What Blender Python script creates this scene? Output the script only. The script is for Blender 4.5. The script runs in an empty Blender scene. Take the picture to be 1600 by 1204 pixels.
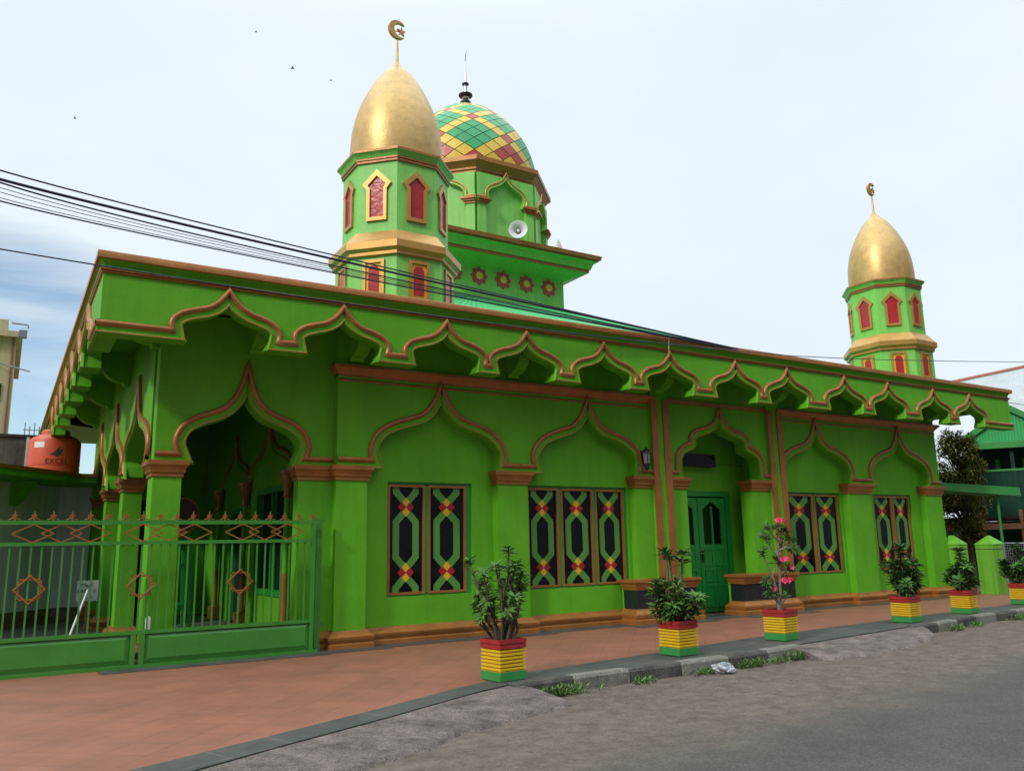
import bpy, bmesh, math, random
from mathutils import Vector, Matrix, noise
random.seed(7)
S = bpy.context.scene
COL = S.collection
PI = math.pi

# ------------------------------------------------------------------ camera, sky, sun, exposure
YAW, PIT, ROL, FPX = 0.556411546, 0.195059719, -0.0203494893, 1272.62
fw = Vector((math.sin(YAW)*math.cos(PIT), math.cos(YAW)*math.cos(PIT), math.sin(PIT)))
r0 = Vector((math.cos(YAW), -math.sin(YAW), 0)); u0 = r0.cross(fw)
rt = r0*math.cos(ROL)+u0*math.sin(ROL); up = u0*math.cos(ROL)-r0*math.sin(ROL)
cd = bpy.data.cameras.new('camera'); cam = bpy.data.objects.new('camera', cd); COL.objects.link(cam)
cam.matrix_world = Matrix(((rt.x, up.x, -fw.x, 0), (rt.y, up.y, -fw.y, -13.467), (rt.z, up.z, -fw.z, 1.6), (0, 0, 0, 1)))
cd.sensor_width = 36; cd.lens = FPX/1600*36; cd.clip_start = .1; cd.clip_end = 3000
S.camera = cam
SUNV = Vector((-.80, -.27, .58)).normalized()
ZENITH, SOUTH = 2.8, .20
W = bpy.data.worlds.new('World'); S.world = W; W.use_nodes = True
nt = W.node_tree; N = nt.nodes; L = nt.links; N.clear()
def nd(t, **k):
    n = N.new(t)
    for a, b in k.items(): setattr(n, a, b)
    return n
wo = nd('ShaderNodeOutputWorld'); bg = nd('ShaderNodeBackground'); bg.inputs[1].default_value = .1
sky = nd('ShaderNodeTexSky', sky_type='NISHITA', sun_disc=False)
sky.sun_elevation = math.asin(SUNV.z); sky.sun_rotation = math.atan2(SUNV.x, SUNV.y)
sky.air_density = 1.0; sky.dust_density = .6; sky.ozone_density = 1.0
tc = nd('ShaderNodeTexCoord')
mp = nd('ShaderNodeMapping'); mp.inputs['Scale'].default_value = (1.2, 1.2, 5.0); mp.inputs['Rotation'].default_value = (.25, .15, 0)
no = nd('ShaderNodeTexNoise'); no.inputs['Scale'].default_value = 2.6; no.inputs['Detail'].default_value = 7; no.inputs['Roughness'].default_value = .55; no.inputs['Distortion'].default_value = .6
L.new(tc.outputs['Generated'], mp.inputs[0]); L.new(mp.outputs[0], no.inputs[0])
dp = nd('ShaderNodeVectorMath', operation='DOT_PRODUCT'); dp.inputs[1].default_value = (-.03, .985, .17)
L.new(tc.outputs['Generated'], dp.inputs[0])
mr = nd('ShaderNodeMapRange', interpolation_type='SMOOTHSTEP'); mr.inputs[1].default_value = .972; mr.inputs[2].default_value = .998; mr.inputs[3].default_value = 1.1; mr.inputs[4].default_value = .0
L.new(dp.outputs['Value'], mr.inputs[0])
mr2 = nd('ShaderNodeMapRange'); mr2.inputs[1].default_value = .42; mr2.inputs[2].default_value = .66; mr2.inputs[3].default_value = -.05; mr2.inputs[4].default_value = .55
L.new(no.outputs[0], mr2.inputs[0])
ad = nd('ShaderNodeMath', operation='ADD', use_clamp=True); L.new(mr.outputs[0], ad.inputs[0]); L.new(mr2.outputs[0], ad.inputs[1])
no2 = nd('ShaderNodeTexNoise'); no2.inputs['Scale'].default_value = 2.0; no2.inputs['Detail'].default_value = 5
mp2 = nd('ShaderNodeMapping'); mp2.inputs['Scale'].default_value = (1, 1, 2.2); L.new(tc.outputs['Generated'], mp2.inputs[0]); L.new(mp2.outputs[0], no2.inputs[0])
cr = nd('ShaderNodeValToRGB'); e = cr.color_ramp.elements
e[0].position = .35; e[0].color = (8.0, 9.0, 9.9, 1); e[1].position = .65; e[1].color = (8.7, 9.7, 10.2, 1)
L.new(no2.outputs[0], cr.inputs[0])
sc_ = nd('ShaderNodeVectorMath', operation='MULTIPLY'); sc_.inputs[1].default_value = (1.45, 1.6, 1.6); L.new(sky.outputs[0], sc_.inputs[0])
mx = nd('ShaderNodeMix', data_type='RGBA'); L.new(ad.outputs[0], mx.inputs[0]); L.new(sc_.outputs[0], mx.inputs[6]); L.new(cr.outputs[0], mx.inputs[7])
# unseen overcast shaped for the light: zenith boosted, low south (behind the camera) dimmed
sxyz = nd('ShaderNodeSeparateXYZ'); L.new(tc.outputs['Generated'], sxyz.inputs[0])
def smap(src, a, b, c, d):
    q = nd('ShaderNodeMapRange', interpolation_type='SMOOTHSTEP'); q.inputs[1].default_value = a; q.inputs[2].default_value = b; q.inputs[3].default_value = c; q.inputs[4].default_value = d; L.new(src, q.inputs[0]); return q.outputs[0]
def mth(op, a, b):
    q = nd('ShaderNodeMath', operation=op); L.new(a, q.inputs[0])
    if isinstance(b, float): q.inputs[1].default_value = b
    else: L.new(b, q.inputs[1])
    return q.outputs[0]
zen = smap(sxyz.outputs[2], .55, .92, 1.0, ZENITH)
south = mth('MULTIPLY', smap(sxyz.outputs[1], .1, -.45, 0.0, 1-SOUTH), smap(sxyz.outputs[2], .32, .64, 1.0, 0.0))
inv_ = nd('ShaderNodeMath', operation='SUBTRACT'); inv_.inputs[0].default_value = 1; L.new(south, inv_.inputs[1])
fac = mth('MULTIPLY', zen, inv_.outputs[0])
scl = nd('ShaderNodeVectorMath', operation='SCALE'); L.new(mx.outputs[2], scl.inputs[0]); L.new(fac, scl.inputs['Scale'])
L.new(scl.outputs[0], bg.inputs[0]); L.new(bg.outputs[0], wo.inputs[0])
sd = bpy.data.lights.new('sun', 'SUN'); sd.energy = 1.9; sd.angle = math.radians(5); sd.color = (1, .95, .87)
so = bpy.data.objects.new('sun', sd); COL.objects.link(so); so.rotation_euler = SUNV.to_track_quat('Z', 'Y').to_euler(); so.location = (-30, -10, 30)
S.view_settings.view_transform = 'Standard'; S.view_settings.look = 'None'; S.view_settings.exposure = 0; S.view_settings.gamma = 1
S.render.engine = 'CYCLES'

# ------------------------------------------------------------------ materials
M = {}
def mat(name, col, rough=.6, metal=0, spec=.5, var=.12, vscale=1.5, bump=.0, bscale=40, fine=0.0, drips=0.0):
    m = bpy.data.materials.new(name); m.use_nodes = True; t = m.node_tree; b = t.nodes['Principled BSDF']
    b.inputs['Roughness'].default_value = rough; b.inputs['Metallic'].default_value = metal; b.inputs['Specular IOR Level'].default_value = spec
    co = t.nodes.new('ShaderNodeTexCoord'); n = t.nodes.new('ShaderNodeTexNoise')
    n.inputs['Scale'].default_value = vscale; n.inputs['Detail'].default_value = 8; n.inputs['Roughness'].default_value = .65
    t.links.new(co.outputs['Object'], n.inputs[0])
    r = t.nodes.new('ShaderNodeValToRGB'); e = r.color_ramp.elements
    e[0].position = .3; e[1].position = .7
    e[0].color = tuple(c*(1-var) for c in col)+(1,); e[1].color = tuple(min(1, c*(1+var)) for c in col)+(1,)
    t.links.new(n.outputs[0], r.inputs[0]); last = r.outputs[0]
    if fine:
        n2 = t.nodes.new('ShaderNodeTexNoise'); n2.inputs['Scale'].default_value = vscale*30; n2.inputs['Detail'].default_value = 4
        t.links.new(co.outputs['Object'], n2.inputs[0])
        k = t.nodes.new('ShaderNodeMix'); k.data_type = 'RGBA'; k.blend_type = 'MULTIPLY'; k.inputs[0].default_value = fine
        r2 = t.nodes.new('ShaderNodeValToRGB'); r2.color_ramp.elements[0].position = .35; r2.color_ramp.elements[1].position = .6
        t.links.new(n2.outputs[0], r2.inputs[0]); t.links.new(last, k.inputs[6]); t.links.new(r2.outputs[0], k.inputs[7]); last = k.outputs[2]
    if drips:
        mpn = t.nodes.new('ShaderNodeMapping'); mpn.inputs['Scale'].default_value = (6, 6, .35); t.links.new(co.outputs['Object'], mpn.inputs[0])
        n3 = t.nodes.new('ShaderNodeTexNoise'); n3.inputs['Scale'].default_value = 1.3; n3.inputs['Detail'].default_value = 6; t.links.new(mpn.outputs[0], n3.inputs[0])
        r3 = t.nodes.new('ShaderNodeValToRGB'); r3.color_ramp.elements[0].position = .38; r3.color_ramp.elements[1].position = .52
        r3.color_ramp.elements[0].color = (.55, .55, .5, 1); r3.color_ramp.elements[1].color = (1, 1, 1, 1); t.links.new(n3.outputs[0], r3.inputs[0])
        k = t.nodes.new('ShaderNodeMix'); k.data_type = 'RGBA'; k.blend_type = 'MULTIPLY'; k.inputs[0].default_value = drips
        t.links.new(last, k.inputs[6]); t.links.new(r3.outputs[0], k.inputs[7]); last = k.outputs[2]
    t.links.new(last, b.inputs['Base Color'])
    if bump:
        n4 = t.nodes.new('ShaderNodeTexNoise'); n4.inputs['Scale'].default_value = bscale; n4.inputs['Detail'].default_value = 6
        t.links.new(co.outputs['Object'], n4.inputs[0]); bp = t.nodes.new('ShaderNodeBump'); bp.inputs['Strength'].default_value = bump; bp.inputs['Distance'].default_value = .02
        t.links.new(n4.outputs[0], bp.inputs['Height']); t.links.new(bp.outputs[0], b.inputs['Normal'])
    M[name] = m; return m
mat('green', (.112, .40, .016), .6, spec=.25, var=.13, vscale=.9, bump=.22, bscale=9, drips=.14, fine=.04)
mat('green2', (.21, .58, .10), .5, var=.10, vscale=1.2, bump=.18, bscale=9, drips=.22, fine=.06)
mat('door_green', (.022, .27, .045), .35, var=.08)
mat('gate_green', (.05, .24, .032), .35, var=.14, vscale=2, fine=.12)
mat('orange', (.37, .145, .034), .40, .25, var=.2, vscale=3, bump=.2, bscale=30, fine=.15)
mat('goldtrim', (.50, .27, .07), .38, .45, var=.16, vscale=3, bump=.08, bscale=60)
mat('gold', (.63, .405, .15), .42, .45, var=.18, vscale=5, bump=.2, bscale=30, fine=.3)
mat('yellow', (.72, .42, .02), .45, var=.06)
mat('tile_yellow', (.74, .50, .05), .42, var=.06)
mat('tile_green', (.02, .33, .10), .40, var=.1)
mat('tile_red', (.45, .06, .05), .42, var=.08)
mat('grout', (.05, .05, .03), .6)
mat('red', (.40, .025, .03), .22, var=.12, vscale=3, bump=.25, bscale=12)
mat('glass', (.006, .007, .009), .06, spec=.28, var=.4, vscale=1)
mat('lattice', (.085, .27, .045), .4, var=.06)
mat('ornred', (.38, .012, .02), .35, var=.05)
mat('black', (.012, .012, .014), .5, var=.3)
mat('wire', (.008, .011, .035), .5)
mat('granite', (.02, .022, .025), .25, var=.5, vscale=30, fine=.4)
mat('roof_green', (.04, .36, .11), .55, var=.1, vscale=.8)
mat('white', (.75, .75, .72), .5, var=.05)
mat('grey_white', (.62, .63, .62), .4, var=.06)
mat('steel', (.55, .56, .58), .25, .9)
mat('plaster', (.50, .56, .53), .8, var=.12, vscale=1.2, drips=.3)
mat('cream', (.50, .42, .24), .8, var=.08, drips=.3)
mat('stonewall', (.12, .075, .05), .8, var=.6, vscale=9, bump=.6, bscale=14)
mat('dirtywall', (.085, .08, .065), .9, var=.5, vscale=1.5, drips=.7, bump=.3)
mat('tank', (.55, .085, .035), .45, var=.06)
mat('soil', (.04, .028, .02), .95, var=.4, vscale=20)
mat('potred', (.36, .022, .022), .45, var=.12, vscale=6, fine=.15)
mat('potyellow', (.78, .52, .025), .45, var=.1, vscale=6, fine=.15)
mat('potgreen', (.04, .26, .06), .45, var=.12, vscale=6, fine=.15)
mat('stem', (.12, .085, .06), .8, var=.35, vscale=18, bump=.5, bscale=60)
mat('stem_pale', (.20, .17, .13), .8, var=.25, vscale=18, bump=.4, bscale=60)
mat('leaf', (.065, .16, .03), .55, spec=.22, var=.5, vscale=7)
mat('leafb', (.085, .19, .03), .55, spec=.22, var=.45, vscale=7)
mat('leafd', (.055, .115, .03), .55, spec=.22, var=.45, vscale=7)
mat('tree_leaf', (.135, .125, .025), .6, spec=.2, var=.65, vscale=2.5)
mat('petal', (.70, .045, .13), .5, var=.25, vscale=30)
mat('weed', (.09, .17, .035), .6, var=.5, vscale=6)
mat('drumwood', (.05, .012, .01), .35, var=.3)
mat('skin', (.40, .36, .28), .6)
mat('wood', (.22, .10, .05), .7, var=.3, vscale=8)
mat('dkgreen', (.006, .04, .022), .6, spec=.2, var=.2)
mat('housegreen', (.035, .24, .05), .5, var=.1)
mat('zinc', (.34, .37, .37), .45, .25, var=.14, vscale=.6, drips=.2)
mat('rust', (.30, .10, .06), .7, var=.25, vscale=5)
mat('darkroof', (.025, .022, .022), .8, var=.4)
mat('bird', (.02, .02, .02), .8)
mat('pvc', (.6, .6, .56), .4)
mat('ink', (.03, .03, .035), .6)
mat('grill', (.25, .26, .27), .4, .5)
mat('plastic', (.30, .32, .34), .2, var=.7, vscale=30, bump=.5, bscale=50)
mat('postgreen', (.15, .43, .03), .65, var=.14, vscale=1.6, drips=.35, bump=.15, bscale=20)

TILE_ANGLE = -48
def ground_mats():
    # terracotta tiles
    m = bpy.data.materials.new('terracotta'); m.use_nodes = True; t = m.node_tree; b = t.nodes['Principled BSDF']; l = t.links
    co = t.nodes.new('ShaderNodeTexCoord'); mpp = t.nodes.new('ShaderNodeMapping'); mpp.inputs['Rotation'].default_value = (0, 0, math.radians(TILE_ANGLE)); l.new(co.outputs['Object'], mpp.inputs[0])
    br = t.nodes.new('ShaderNodeTexBrick'); br.offset = 0; br.inputs['Scale'].default_value = 1; br.inputs['Brick Width'].default_value = .4; br.inputs['Row Height'].default_value = .4; br.inputs['Mortar Size'].default_value = .007; br.inputs['Mortar Smooth'].default_value = .3
    br.inputs['Color1'].default_value = (.285, .112, .066, 1); br.inputs['Color2'].default_value = (.262, .103, .060, 1); br.inputs['Mortar'].default_value = (.19, .086, .054, 1); l.new(mpp.outputs[0], br.inputs[0])
    n = t.nodes.new('ShaderNodeTexNoise'); n.inputs['Scale'].default_value = 1.1; n.inputs['Detail'].default_value = 9; n.inputs['Roughness'].default_value = .7; l.new(co.outputs['Object'], n.inputs[0])
    r = t.nodes.new('ShaderNodeValToRGB'); r.color_ramp.elements[0].position = .3; r.color_ramp.elements[0].color = (.70, .74, .78, 1); r.color_ramp.elements[1].position = .62; r.color_ramp.elements[1].color = (1.04, 1.0, 1.0, 1); l.new(n.outputs[0], r.inputs[0])
    k = t.nodes.new('ShaderNodeMix'); k.data_type = 'RGBA'; k.blend_type = 'MULTIPLY'; k.inputs[0].default_value = 1; l.new(br.outputs[0], k.inputs[6]); l.new(r.outputs[0], k.inputs[7]); l.new(k.outputs[2], b.inputs['Base Color'])
    b.inputs['Roughness'].default_value = .55
    bp = t.nodes.new('ShaderNodeBump'); bp.inputs['Strength'].default_value = .25; bp.inputs['Distance'].default_value = .01; bp.invert = True; l.new(br.outputs['Fac'], bp.inputs['Height']); l.new(bp.outputs[0], b.inputs['Normal']); M['terracotta'] = m
    # dark andesite border tiles
    m = bpy.data.materials.new('darktile'); m.use_nodes = True; t = m.node_tree; b = t.nodes['Principled BSDF']; l = t.links
    co = t.nodes.new('ShaderNodeTexCoord'); br = t.nodes.new('ShaderNodeTexBrick'); br.offset = 0; br.inputs['Scale'].default_value = 1; br.inputs['Brick Width'].default_value = .6; br.inputs['Row Height'].default_value = .6; br.inputs['Mortar Size'].default_value = .006
    br.inputs['Color1'].default_value = (.062, .063, .058, 1); br.inputs['Color2'].default_value = (.047, .049, .046, 1); br.inputs['Mortar'].default_value = (.12, .115, .105, 1)
    mpp = t.nodes.new('ShaderNodeMapping'); mpp.inputs['Rotation'].default_value = (0, 0, math.radians(-20)); l.new(co.outputs['Object'], mpp.inputs[0]); l.new(mpp.outputs[0], br.inputs[0])
    n = t.nodes.new('ShaderNodeTexNoise'); n.inputs['Scale'].default_value = 3; n.inputs['Detail'].default_value = 9; n.inputs['Roughness'].default_value = .75; l.new(co.outputs['Object'], n.inputs[0])
    r = t.nodes.new('ShaderNodeValToRGB'); r.color_ramp.elements[0].position = .35; r.color_ramp.elements[0].color = (.75, .75, .75, 1); r.color_ramp.elements[1].position = .7; r.color_ramp.elements[1].color = (1.5, 1.45, 1.35, 1); l.new(n.outputs[0], r.inputs[0])
    k = t.nodes.new('ShaderNodeMix'); k.data_type = 'RGBA'; k.blend_type = 'MULTIPLY'; k.inputs[0].default_value = 1; l.new(br.outputs[0], k.inputs[6]); l.new(r.outputs[0], k.inputs[7]); l.new(k.outputs[2], b.inputs['Base Color']); b.inputs['Roughness'].default_value = .6; M['darktile'] = m
    # concrete kinds
    def conc(name, c1, c2, sc, bs, bd=.03, streak=(1, 1, 1), rg=.85):
        m = bpy.data.materials.new(name); m.use_nodes = True; t = m.node_tree; b = t.nodes['Principled BSDF']; l = t.links
        co = t.nodes.new('ShaderNodeTexCoord'); mpp = t.nodes.new('ShaderNodeMapping'); mpp.inputs['Scale'].default_value = streak; mpp.inputs['Rotation'].default_value = (0, 0, .4); l.new(co.outputs['Object'], mpp.inputs[0])
        n = t.nodes.new('ShaderNodeTexNoise'); n.inputs['Scale'].default_value = sc; n.inputs['Detail'].default_value = 10; n.inputs['Roughness'].default_value = .72; l.new(mpp.outputs[0], n.inputs[0])
        r = t.nodes.new('ShaderNodeValToRGB'); e = r.color_ramp.elements; e[0].position = .32; e[0].color = c1+(1,); e[1].position = .66; e[1].color = c2+(1,); l.new(n.outputs[0], r.inputs[0])
        n2 = t.nodes.new('ShaderNodeTexNoise'); n2.inputs['Scale'].default_value = 55; n2.inputs['Detail'].default_value = 5; l.new(co.outputs['Object'], n2.inputs[0])
        r2 = t.nodes.new('ShaderNodeValToRGB'); r2.color_ramp.elements[0].position = .3; r2.color_ramp.elements[0].color = (.6, .6, .6, 1); r2.color_ramp.elements[1].position = .6; r2.color_ramp.elements[1].color = (1.1, 1.1, 1.1, 1); l.new(n2.outputs[0], r2.inputs[0])
        k = t.nodes.new('ShaderNodeMix'); k.data_type = 'RGBA'; k.blend_type = 'MULTIPLY'; k.inputs[0].default_value = 1; l.new(r.outputs[0], k.inputs[6]); l.new(r2.outputs[0], k.inputs[7]); l.new(k.outputs[2], b.inputs['Base Color']); b.inputs['Roughness'].default_value = rg; b.inputs['Specular IOR Level'].default_value = .25
        bp = t.nodes.new('ShaderNodeBump'); bp.inputs['Strength'].default_value = bs; bp.inputs['Distance'].default_value = bd; l.new(n2.outputs[0], bp.inputs['Height'])
        bp2 = t.nodes.new('ShaderNodeBump'); bp2.inputs['Strength'].default_value = bs; bp2.inputs['Distance'].default_value = bd*2; l.new(n.outputs[0], bp2.inputs['Height']); l.new(bp.outputs[0], bp2.inputs['Normal']); l.new(bp2.outputs[0], b.inputs['Normal'])
        M[name] = m; return m
    conc('kerb', (.042, .040, .035), (.125, .117, .10), 3.5, .5)
    conc('kerb_pale', (.13, .125, .105), (.26, .25, .21), 4, .4)
    conc('ramp', (.085, .072, .063), (.30, .245, .215), 2.6, .8, .04, (1, 1.7, 1))
    conc('porchfloor', (.07, .06, .055), (.11, .10, .09), 1.5, .2)
    m = conc('road', (.062, .058, .050), (.088, .082, .071), 1.2, .5, .012)
    # dusty sand that has collected along the kerb
    t = m.node_tree; l = t.links; b = t.nodes['Principled BSDF']; src = b.inputs['Base Color'].links[0].from_socket
    co = t.nodes.new('ShaderNodeTexCoord'); sx = t.nodes.new('ShaderNodeSeparateXYZ'); l.new(co.outputs['Object'], sx.inputs[0])
    a = t.nodes.new('ShaderNodeMath'); a.operation = 'MULTIPLY_ADD'; a.inputs[1].default_value = -.12; l.new(sx.outputs[0], a.inputs[0]); l.new(sx.outputs[1], a.inputs[2])
    n = t.nodes.new('ShaderNodeTexNoise'); n.inputs['Scale'].default_value = .9; n.inputs['Detail'].default_value = 9; n.inputs['Roughness'].default_value = .7; l.new(co.outputs['Object'], n.inputs[0])
    a2 = t.nodes.new('ShaderNodeMath'); a2.operation = 'MULTIPLY_ADD'; a2.inputs[1].default_value = 2.2; l.new(n.outputs[0], a2.inputs[0]); l.new(a.outputs[0], a2.inputs[2])
    rr = t.nodes.new('ShaderNodeMapRange'); rr.interpolation_type = 'SMOOTHSTEP'; rr.inputs[1].default_value = -8.1; rr.inputs[2].default_value = -6.5; l.new(a2.outputs[0], rr.inputs[0])
    n2 = t.nodes.new('ShaderNodeTexNoise'); n2.inputs['Scale'].default_value = 5; n2.inputs['Detail'].default_value = 10; n2.inputs['Roughness'].default_value = .7; l.new(co.outputs['Object'], n2.inputs[0])
    r2 = t.nodes.new('ShaderNodeValToRGB'); r2.color_ramp.elements[0].position = .3; r2.color_ramp.elements[0].color = (.078, .061, .048, 1); r2.color_ramp.elements[1].position = .7; r2.color_ramp.elements[1].color = (.170, .136, .109, 1); l.new(n2.outputs[0], r2.inputs[0])
    k = t.nodes.new('ShaderNodeMix'); k.data_type = 'RGBA'; l.new(rr.outputs[0], k.inputs[0]); l.new(src, k.inputs[6]); l.new(r2.outputs[0], k.inputs[7])
    # coarse aggregate and dark grit
    n5 = t.nodes.new('ShaderNodeTexNoise'); n5.inputs['Scale'].default_value = 34; n5.inputs['Detail'].default_value = 3; n5.inputs['Roughness'].default_value = .8; l.new(co.outputs['Object'], n5.inputs[0])
    r5 = t.nodes.new('ShaderNodeValToRGB'); r5.color_ramp.elements[0].position = .33; r5.color_ramp.elements[0].color = (.55, .54, .52, 1); r5.color_ramp.elements[1].position = .62; r5.color_ramp.elements[1].color = (1.22, 1.2, 1.18, 1); l.new(n5.outputs[0], r5.inputs[0])
    k5 = t.nodes.new('ShaderNodeMix'); k5.data_type = 'RGBA'; k5.blend_type = 'MULTIPLY'; k5.inputs[0].default_value = .6; l.new(k.outputs[2], k5.inputs[6]); l.new(r5.outputs[0], k5.inputs[7])
    n6 = t.nodes.new('ShaderNodeTexNoise'); n6.inputs['Scale'].default_value = 7; n6.inputs['Detail'].default_value = 9; n6.inputs['Roughness'].default_value = .75; l.new(co.outputs['Object'], n6.inputs[0])
    r6 = t.nodes.new('ShaderNodeValToRGB'); r6.color_ramp.elements[0].position = .30; r6.color_ramp.elements[0].color = (.5, .48, .45, 1); r6.color_ramp.elements[1].position = .40; r6.color_ramp.elements[1].color = (1, 1, 1, 1); l.new(n6.outputs[0], r6.inputs[0])
    k6 = t.nodes.new('ShaderNodeMix'); k6.data_type = 'RGBA'; k6.blend_type = 'MULTIPLY'; l.new(rr.outputs[0], k6.inputs[0]); l.new(k5.outputs[2], k6.inputs[6]); l.new(r6.outputs[0], k6.inputs[7]); l.new(k6.outputs[2], b.inputs['Base Color'])
ground_mats()

# ------------------------------------------------------------------ mesh helpers
class MB:
    def __init__(s): s.v = []; s.f = []; s.m = []; s.mats = []
    def mi(s, n):
        if n not in s.mats: s.mats.append(n)
        return s.mats.index(n)
    def add(s, vs, fs, m):
        o = len(s.v); k = s.mi(m); s.v += [tuple(p) for p in vs]
        for f in fs: s.f.append([i+o for i in f]); s.m.append(k)
        return s
    def box(s, x0, x1, y0, y1, z0, z1, m):
        return s.add([(x, y, z) for z in (z0, z1) for y in (y0, y1) for x in (x0, x1)], [(0, 2, 3, 1), (4, 5, 7, 6), (0, 1, 5, 4), (2, 6, 7, 3), (0, 4, 6, 2), (1, 3, 7, 5)], m)
    def loft(s, rings, m, cap=True, close=True, mats=None):
        n = len(rings[0]); vs = [p for r in rings for p in r]; o = len(s.v); s.v += [tuple(p) for p in vs]
        for j in range(len(rings)-1):
            k = s.mi(mats[j] if mats else m)
            for i in range(n if close else n-1):
                a = j*n+i; b = j*n+(i+1) % n; s.f.append([o+a, o+b, o+b+n, o+a+n]); s.m.append(k)
        if cap:
            s.f.append([o+i for i in range(n)][::-1]); s.m.append(s.mi(mats[0] if mats else m)); s.f.append([o+(len(rings)-1)*n+i for i in range(n)]); s.m.append(s.mi(mats[-1] if mats else m))
        return s
    def rect_mould(s, x0, x1, y0, y1, prof, m, mats=None):
        return s.loft([[(x0-o, y0-o, z), (x1+o, y0-o, z), (x1+o, y1+o, z), (x0-o, y1+o, z)] for o, z in prof], m, mats=mats)
    def prism(s, poly, m, fn, d0, d1, m2=None):
        n = len(poly); vs = [fn(a, b, d0) for a, b in poly]+[fn(a, b, d1) for a, b in poly]
        o = len(s.v); s.v += [tuple(p) for p in vs]; k = s.mi(m); k2 = s.mi(m2 or m)
        s.f += [[o+i for i in range(n)], [o+n+i for i in range(n)][::-1]]; s.m += [k, k]
        for i in range(n): j = (i+1) % n; s.f.append([o+i, o+n+i, o+n+j, o+j]); s.m.append(k2)
        return s
    def ring(s, outer, inner, m, fn, d0, d1):
        n = len(outer); A = [fn(a, b, d1) for a, b in outer]; B = [fn(a, b, d1) for a, b in inner]; C = [fn(a, b, d0) for a, b in outer]; D = [fn(a, b, d0) for a, b in inner]
        fs = []
        for i in range(n):
            j = (i+1) % n
            fs += [(i, j, n+j, n+i), (2*n+i, 2*n+j, j, i), (n+i, n+j, 3*n+j, 3*n+i)]
        return s.add(A+B+C+D, fs, m)
    def lathe(s, prof, m, c=(0, 0, 0), n=32, mats=None, rot=0, cap=True):
        return s.loft([[(c[0]+r*math.cos(rot+2*PI*i/n), c[1]+r*math.sin(rot+2*PI*i/n), c[2]+z) for i in range(n)] for r, z in prof], m, mats=mats, cap=cap)
    def tube(s, pts, r, m, n=8, cap=True):
        pts = [Vector(p) for p in pts]; rs = r if isinstance(r, (list, tuple)) else [r]*len(pts); rings = []; ref = None
        for i, p in enumerate(pts):
            d = (pts[min(i+1, len(pts)-1)]-pts[max(i-1, 0)]).normalized()
            if ref is None: ref = d.orthogonal().normalized()
            ref = (ref-d*ref.dot(d)).normalized(); q = d.cross(ref)
            rings.append([p+(ref*math.cos(2*PI*k/n)+q*math.sin(2*PI*k/n))*rs[i] for k in range(n)])
        return s.loft(rings, m, cap)
    def sweep(s, path, prof, m, fn, closed=False, mats=None, cl=None):
        # path: 2D points, prof: (inward offset, protrusion); fn(a,b,h) -> 3D
        rings = []
        for i in range(len(path)):
            mm = mitre(path, i, closed)
            if cl and cl[i]:
                c, sd_ = cl[i]; q = lambda a: min(a, c) if sd_ < 0 else max(a, c) if sd_ > 0 else c
            else: q = lambda a: a
            rings.append([fn(q(path[i][0]+mm[0]*o), path[i][1]+mm[1]*o, h) for o, h in prof])
        if closed: rings.append(rings[0])
        n = len(prof); o = len(s.v); s.v += [tuple(p) for r in rings for p in r]
        for j in range(len(rings)-1):
            for i in range(n-1):
                k = s.mi(mats[i] if mats else m); a = o+j*n+i; s.f.append([a, a+1, a+1+n, a+n]); s.m.append(k)
        return s
    def build(s, name, parent=None, smooth=None, loc=None):
        me = bpy.data.meshes.new(name); me.from_pydata(s.v, [], s.f); me.update()
        for n in s.mats: me.materials.append(M[n])
        me.polygons.foreach_set('material_index', s.m)
        bm = bmesh.new(); bm.from_mesh(me); bmesh.ops.recalc_face_normals(bm, faces=bm.faces); bm.to_mesh(me); bm.free()
        if smooth:
            me.polygons.foreach_set('use_smooth', [True]*len(me.polygons)); me.set_sharp_from_angle(angle=math.radians(smooth))
        o = bpy.data.objects.new(name, me); COL.objects.link(o)
        if parent:
            o.parent = parent
        if loc: o.location = loc
        return o
def mitre(p, i, closed=False):
    n = len(p)
    a = p[i-1] if (i > 0 or closed) else None; c = p[(i+1) % n] if (i < n-1 or closed) else None; b = p[i]
    def nrm(u, v):
        dx, dy = v[0]-u[0], v[1]-u[1]; l = math.hypot(dx, dy) or 1; return (dy/l, -dx/l)
    n1 = nrm(a, b) if a else None; n2 = nrm(b, c) if c else None
    if not n1: return n2
    if not n2: return n1
    mx_, my = n1[0]+n2[0], n1[1]+n2[1]; l2 = mx_*mx_+my*my
    if l2 < .05: return n1
    k = min(2/l2, 2.3/math.sqrt(l2)); return (mx_*k, my*k)
def offset(path, d): return [(p[0]+mitre(path, i)[0]*d, p[1]+mitre(path, i)[1]*d) for i, p in enumerate(path)]
def crom(pts, n=5):
    out = []; P = [pts[0]]+list(pts)+[pts[-1]]
    for i in range(1, len(P)-2):
        for k in range(n):
            t = k/n; o = []
            for a in (0, 1):
                p0, p1, p2, p3 = (P[i+j][a] for j in (-1, 0, 1, 2))
                o.append(.5*((2*p1)+(-p0+p2)*t+(2*p0-5*p1+4*p2-p3)*t*t+(-p0+3*p1-3*p2+p3)*t**3))
            out.append(tuple(o))
    return out+[tuple(pts[-1])]
def empty(name, loc=(0, 0, 0), parent=None):
    o = bpy.data.objects.new(name, None); COL.objects.link(o); o.location = loc; o.empty_display_size = .3
    if parent: o.parent = parent
    return o
def tag(o, label, cat=None, group=None, kind=None):
    o['label'] = label
    if cat: o['category'] = cat
    if group: o['group'] = group
    if kind: o['kind'] = kind
    return o
FX = lambda y: (lambda a, b, h: (a, y-h, b))        # plane facing -y
FL = lambda x: (lambda a, b, h: (x-h, a, b))        # plane facing -x

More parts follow.
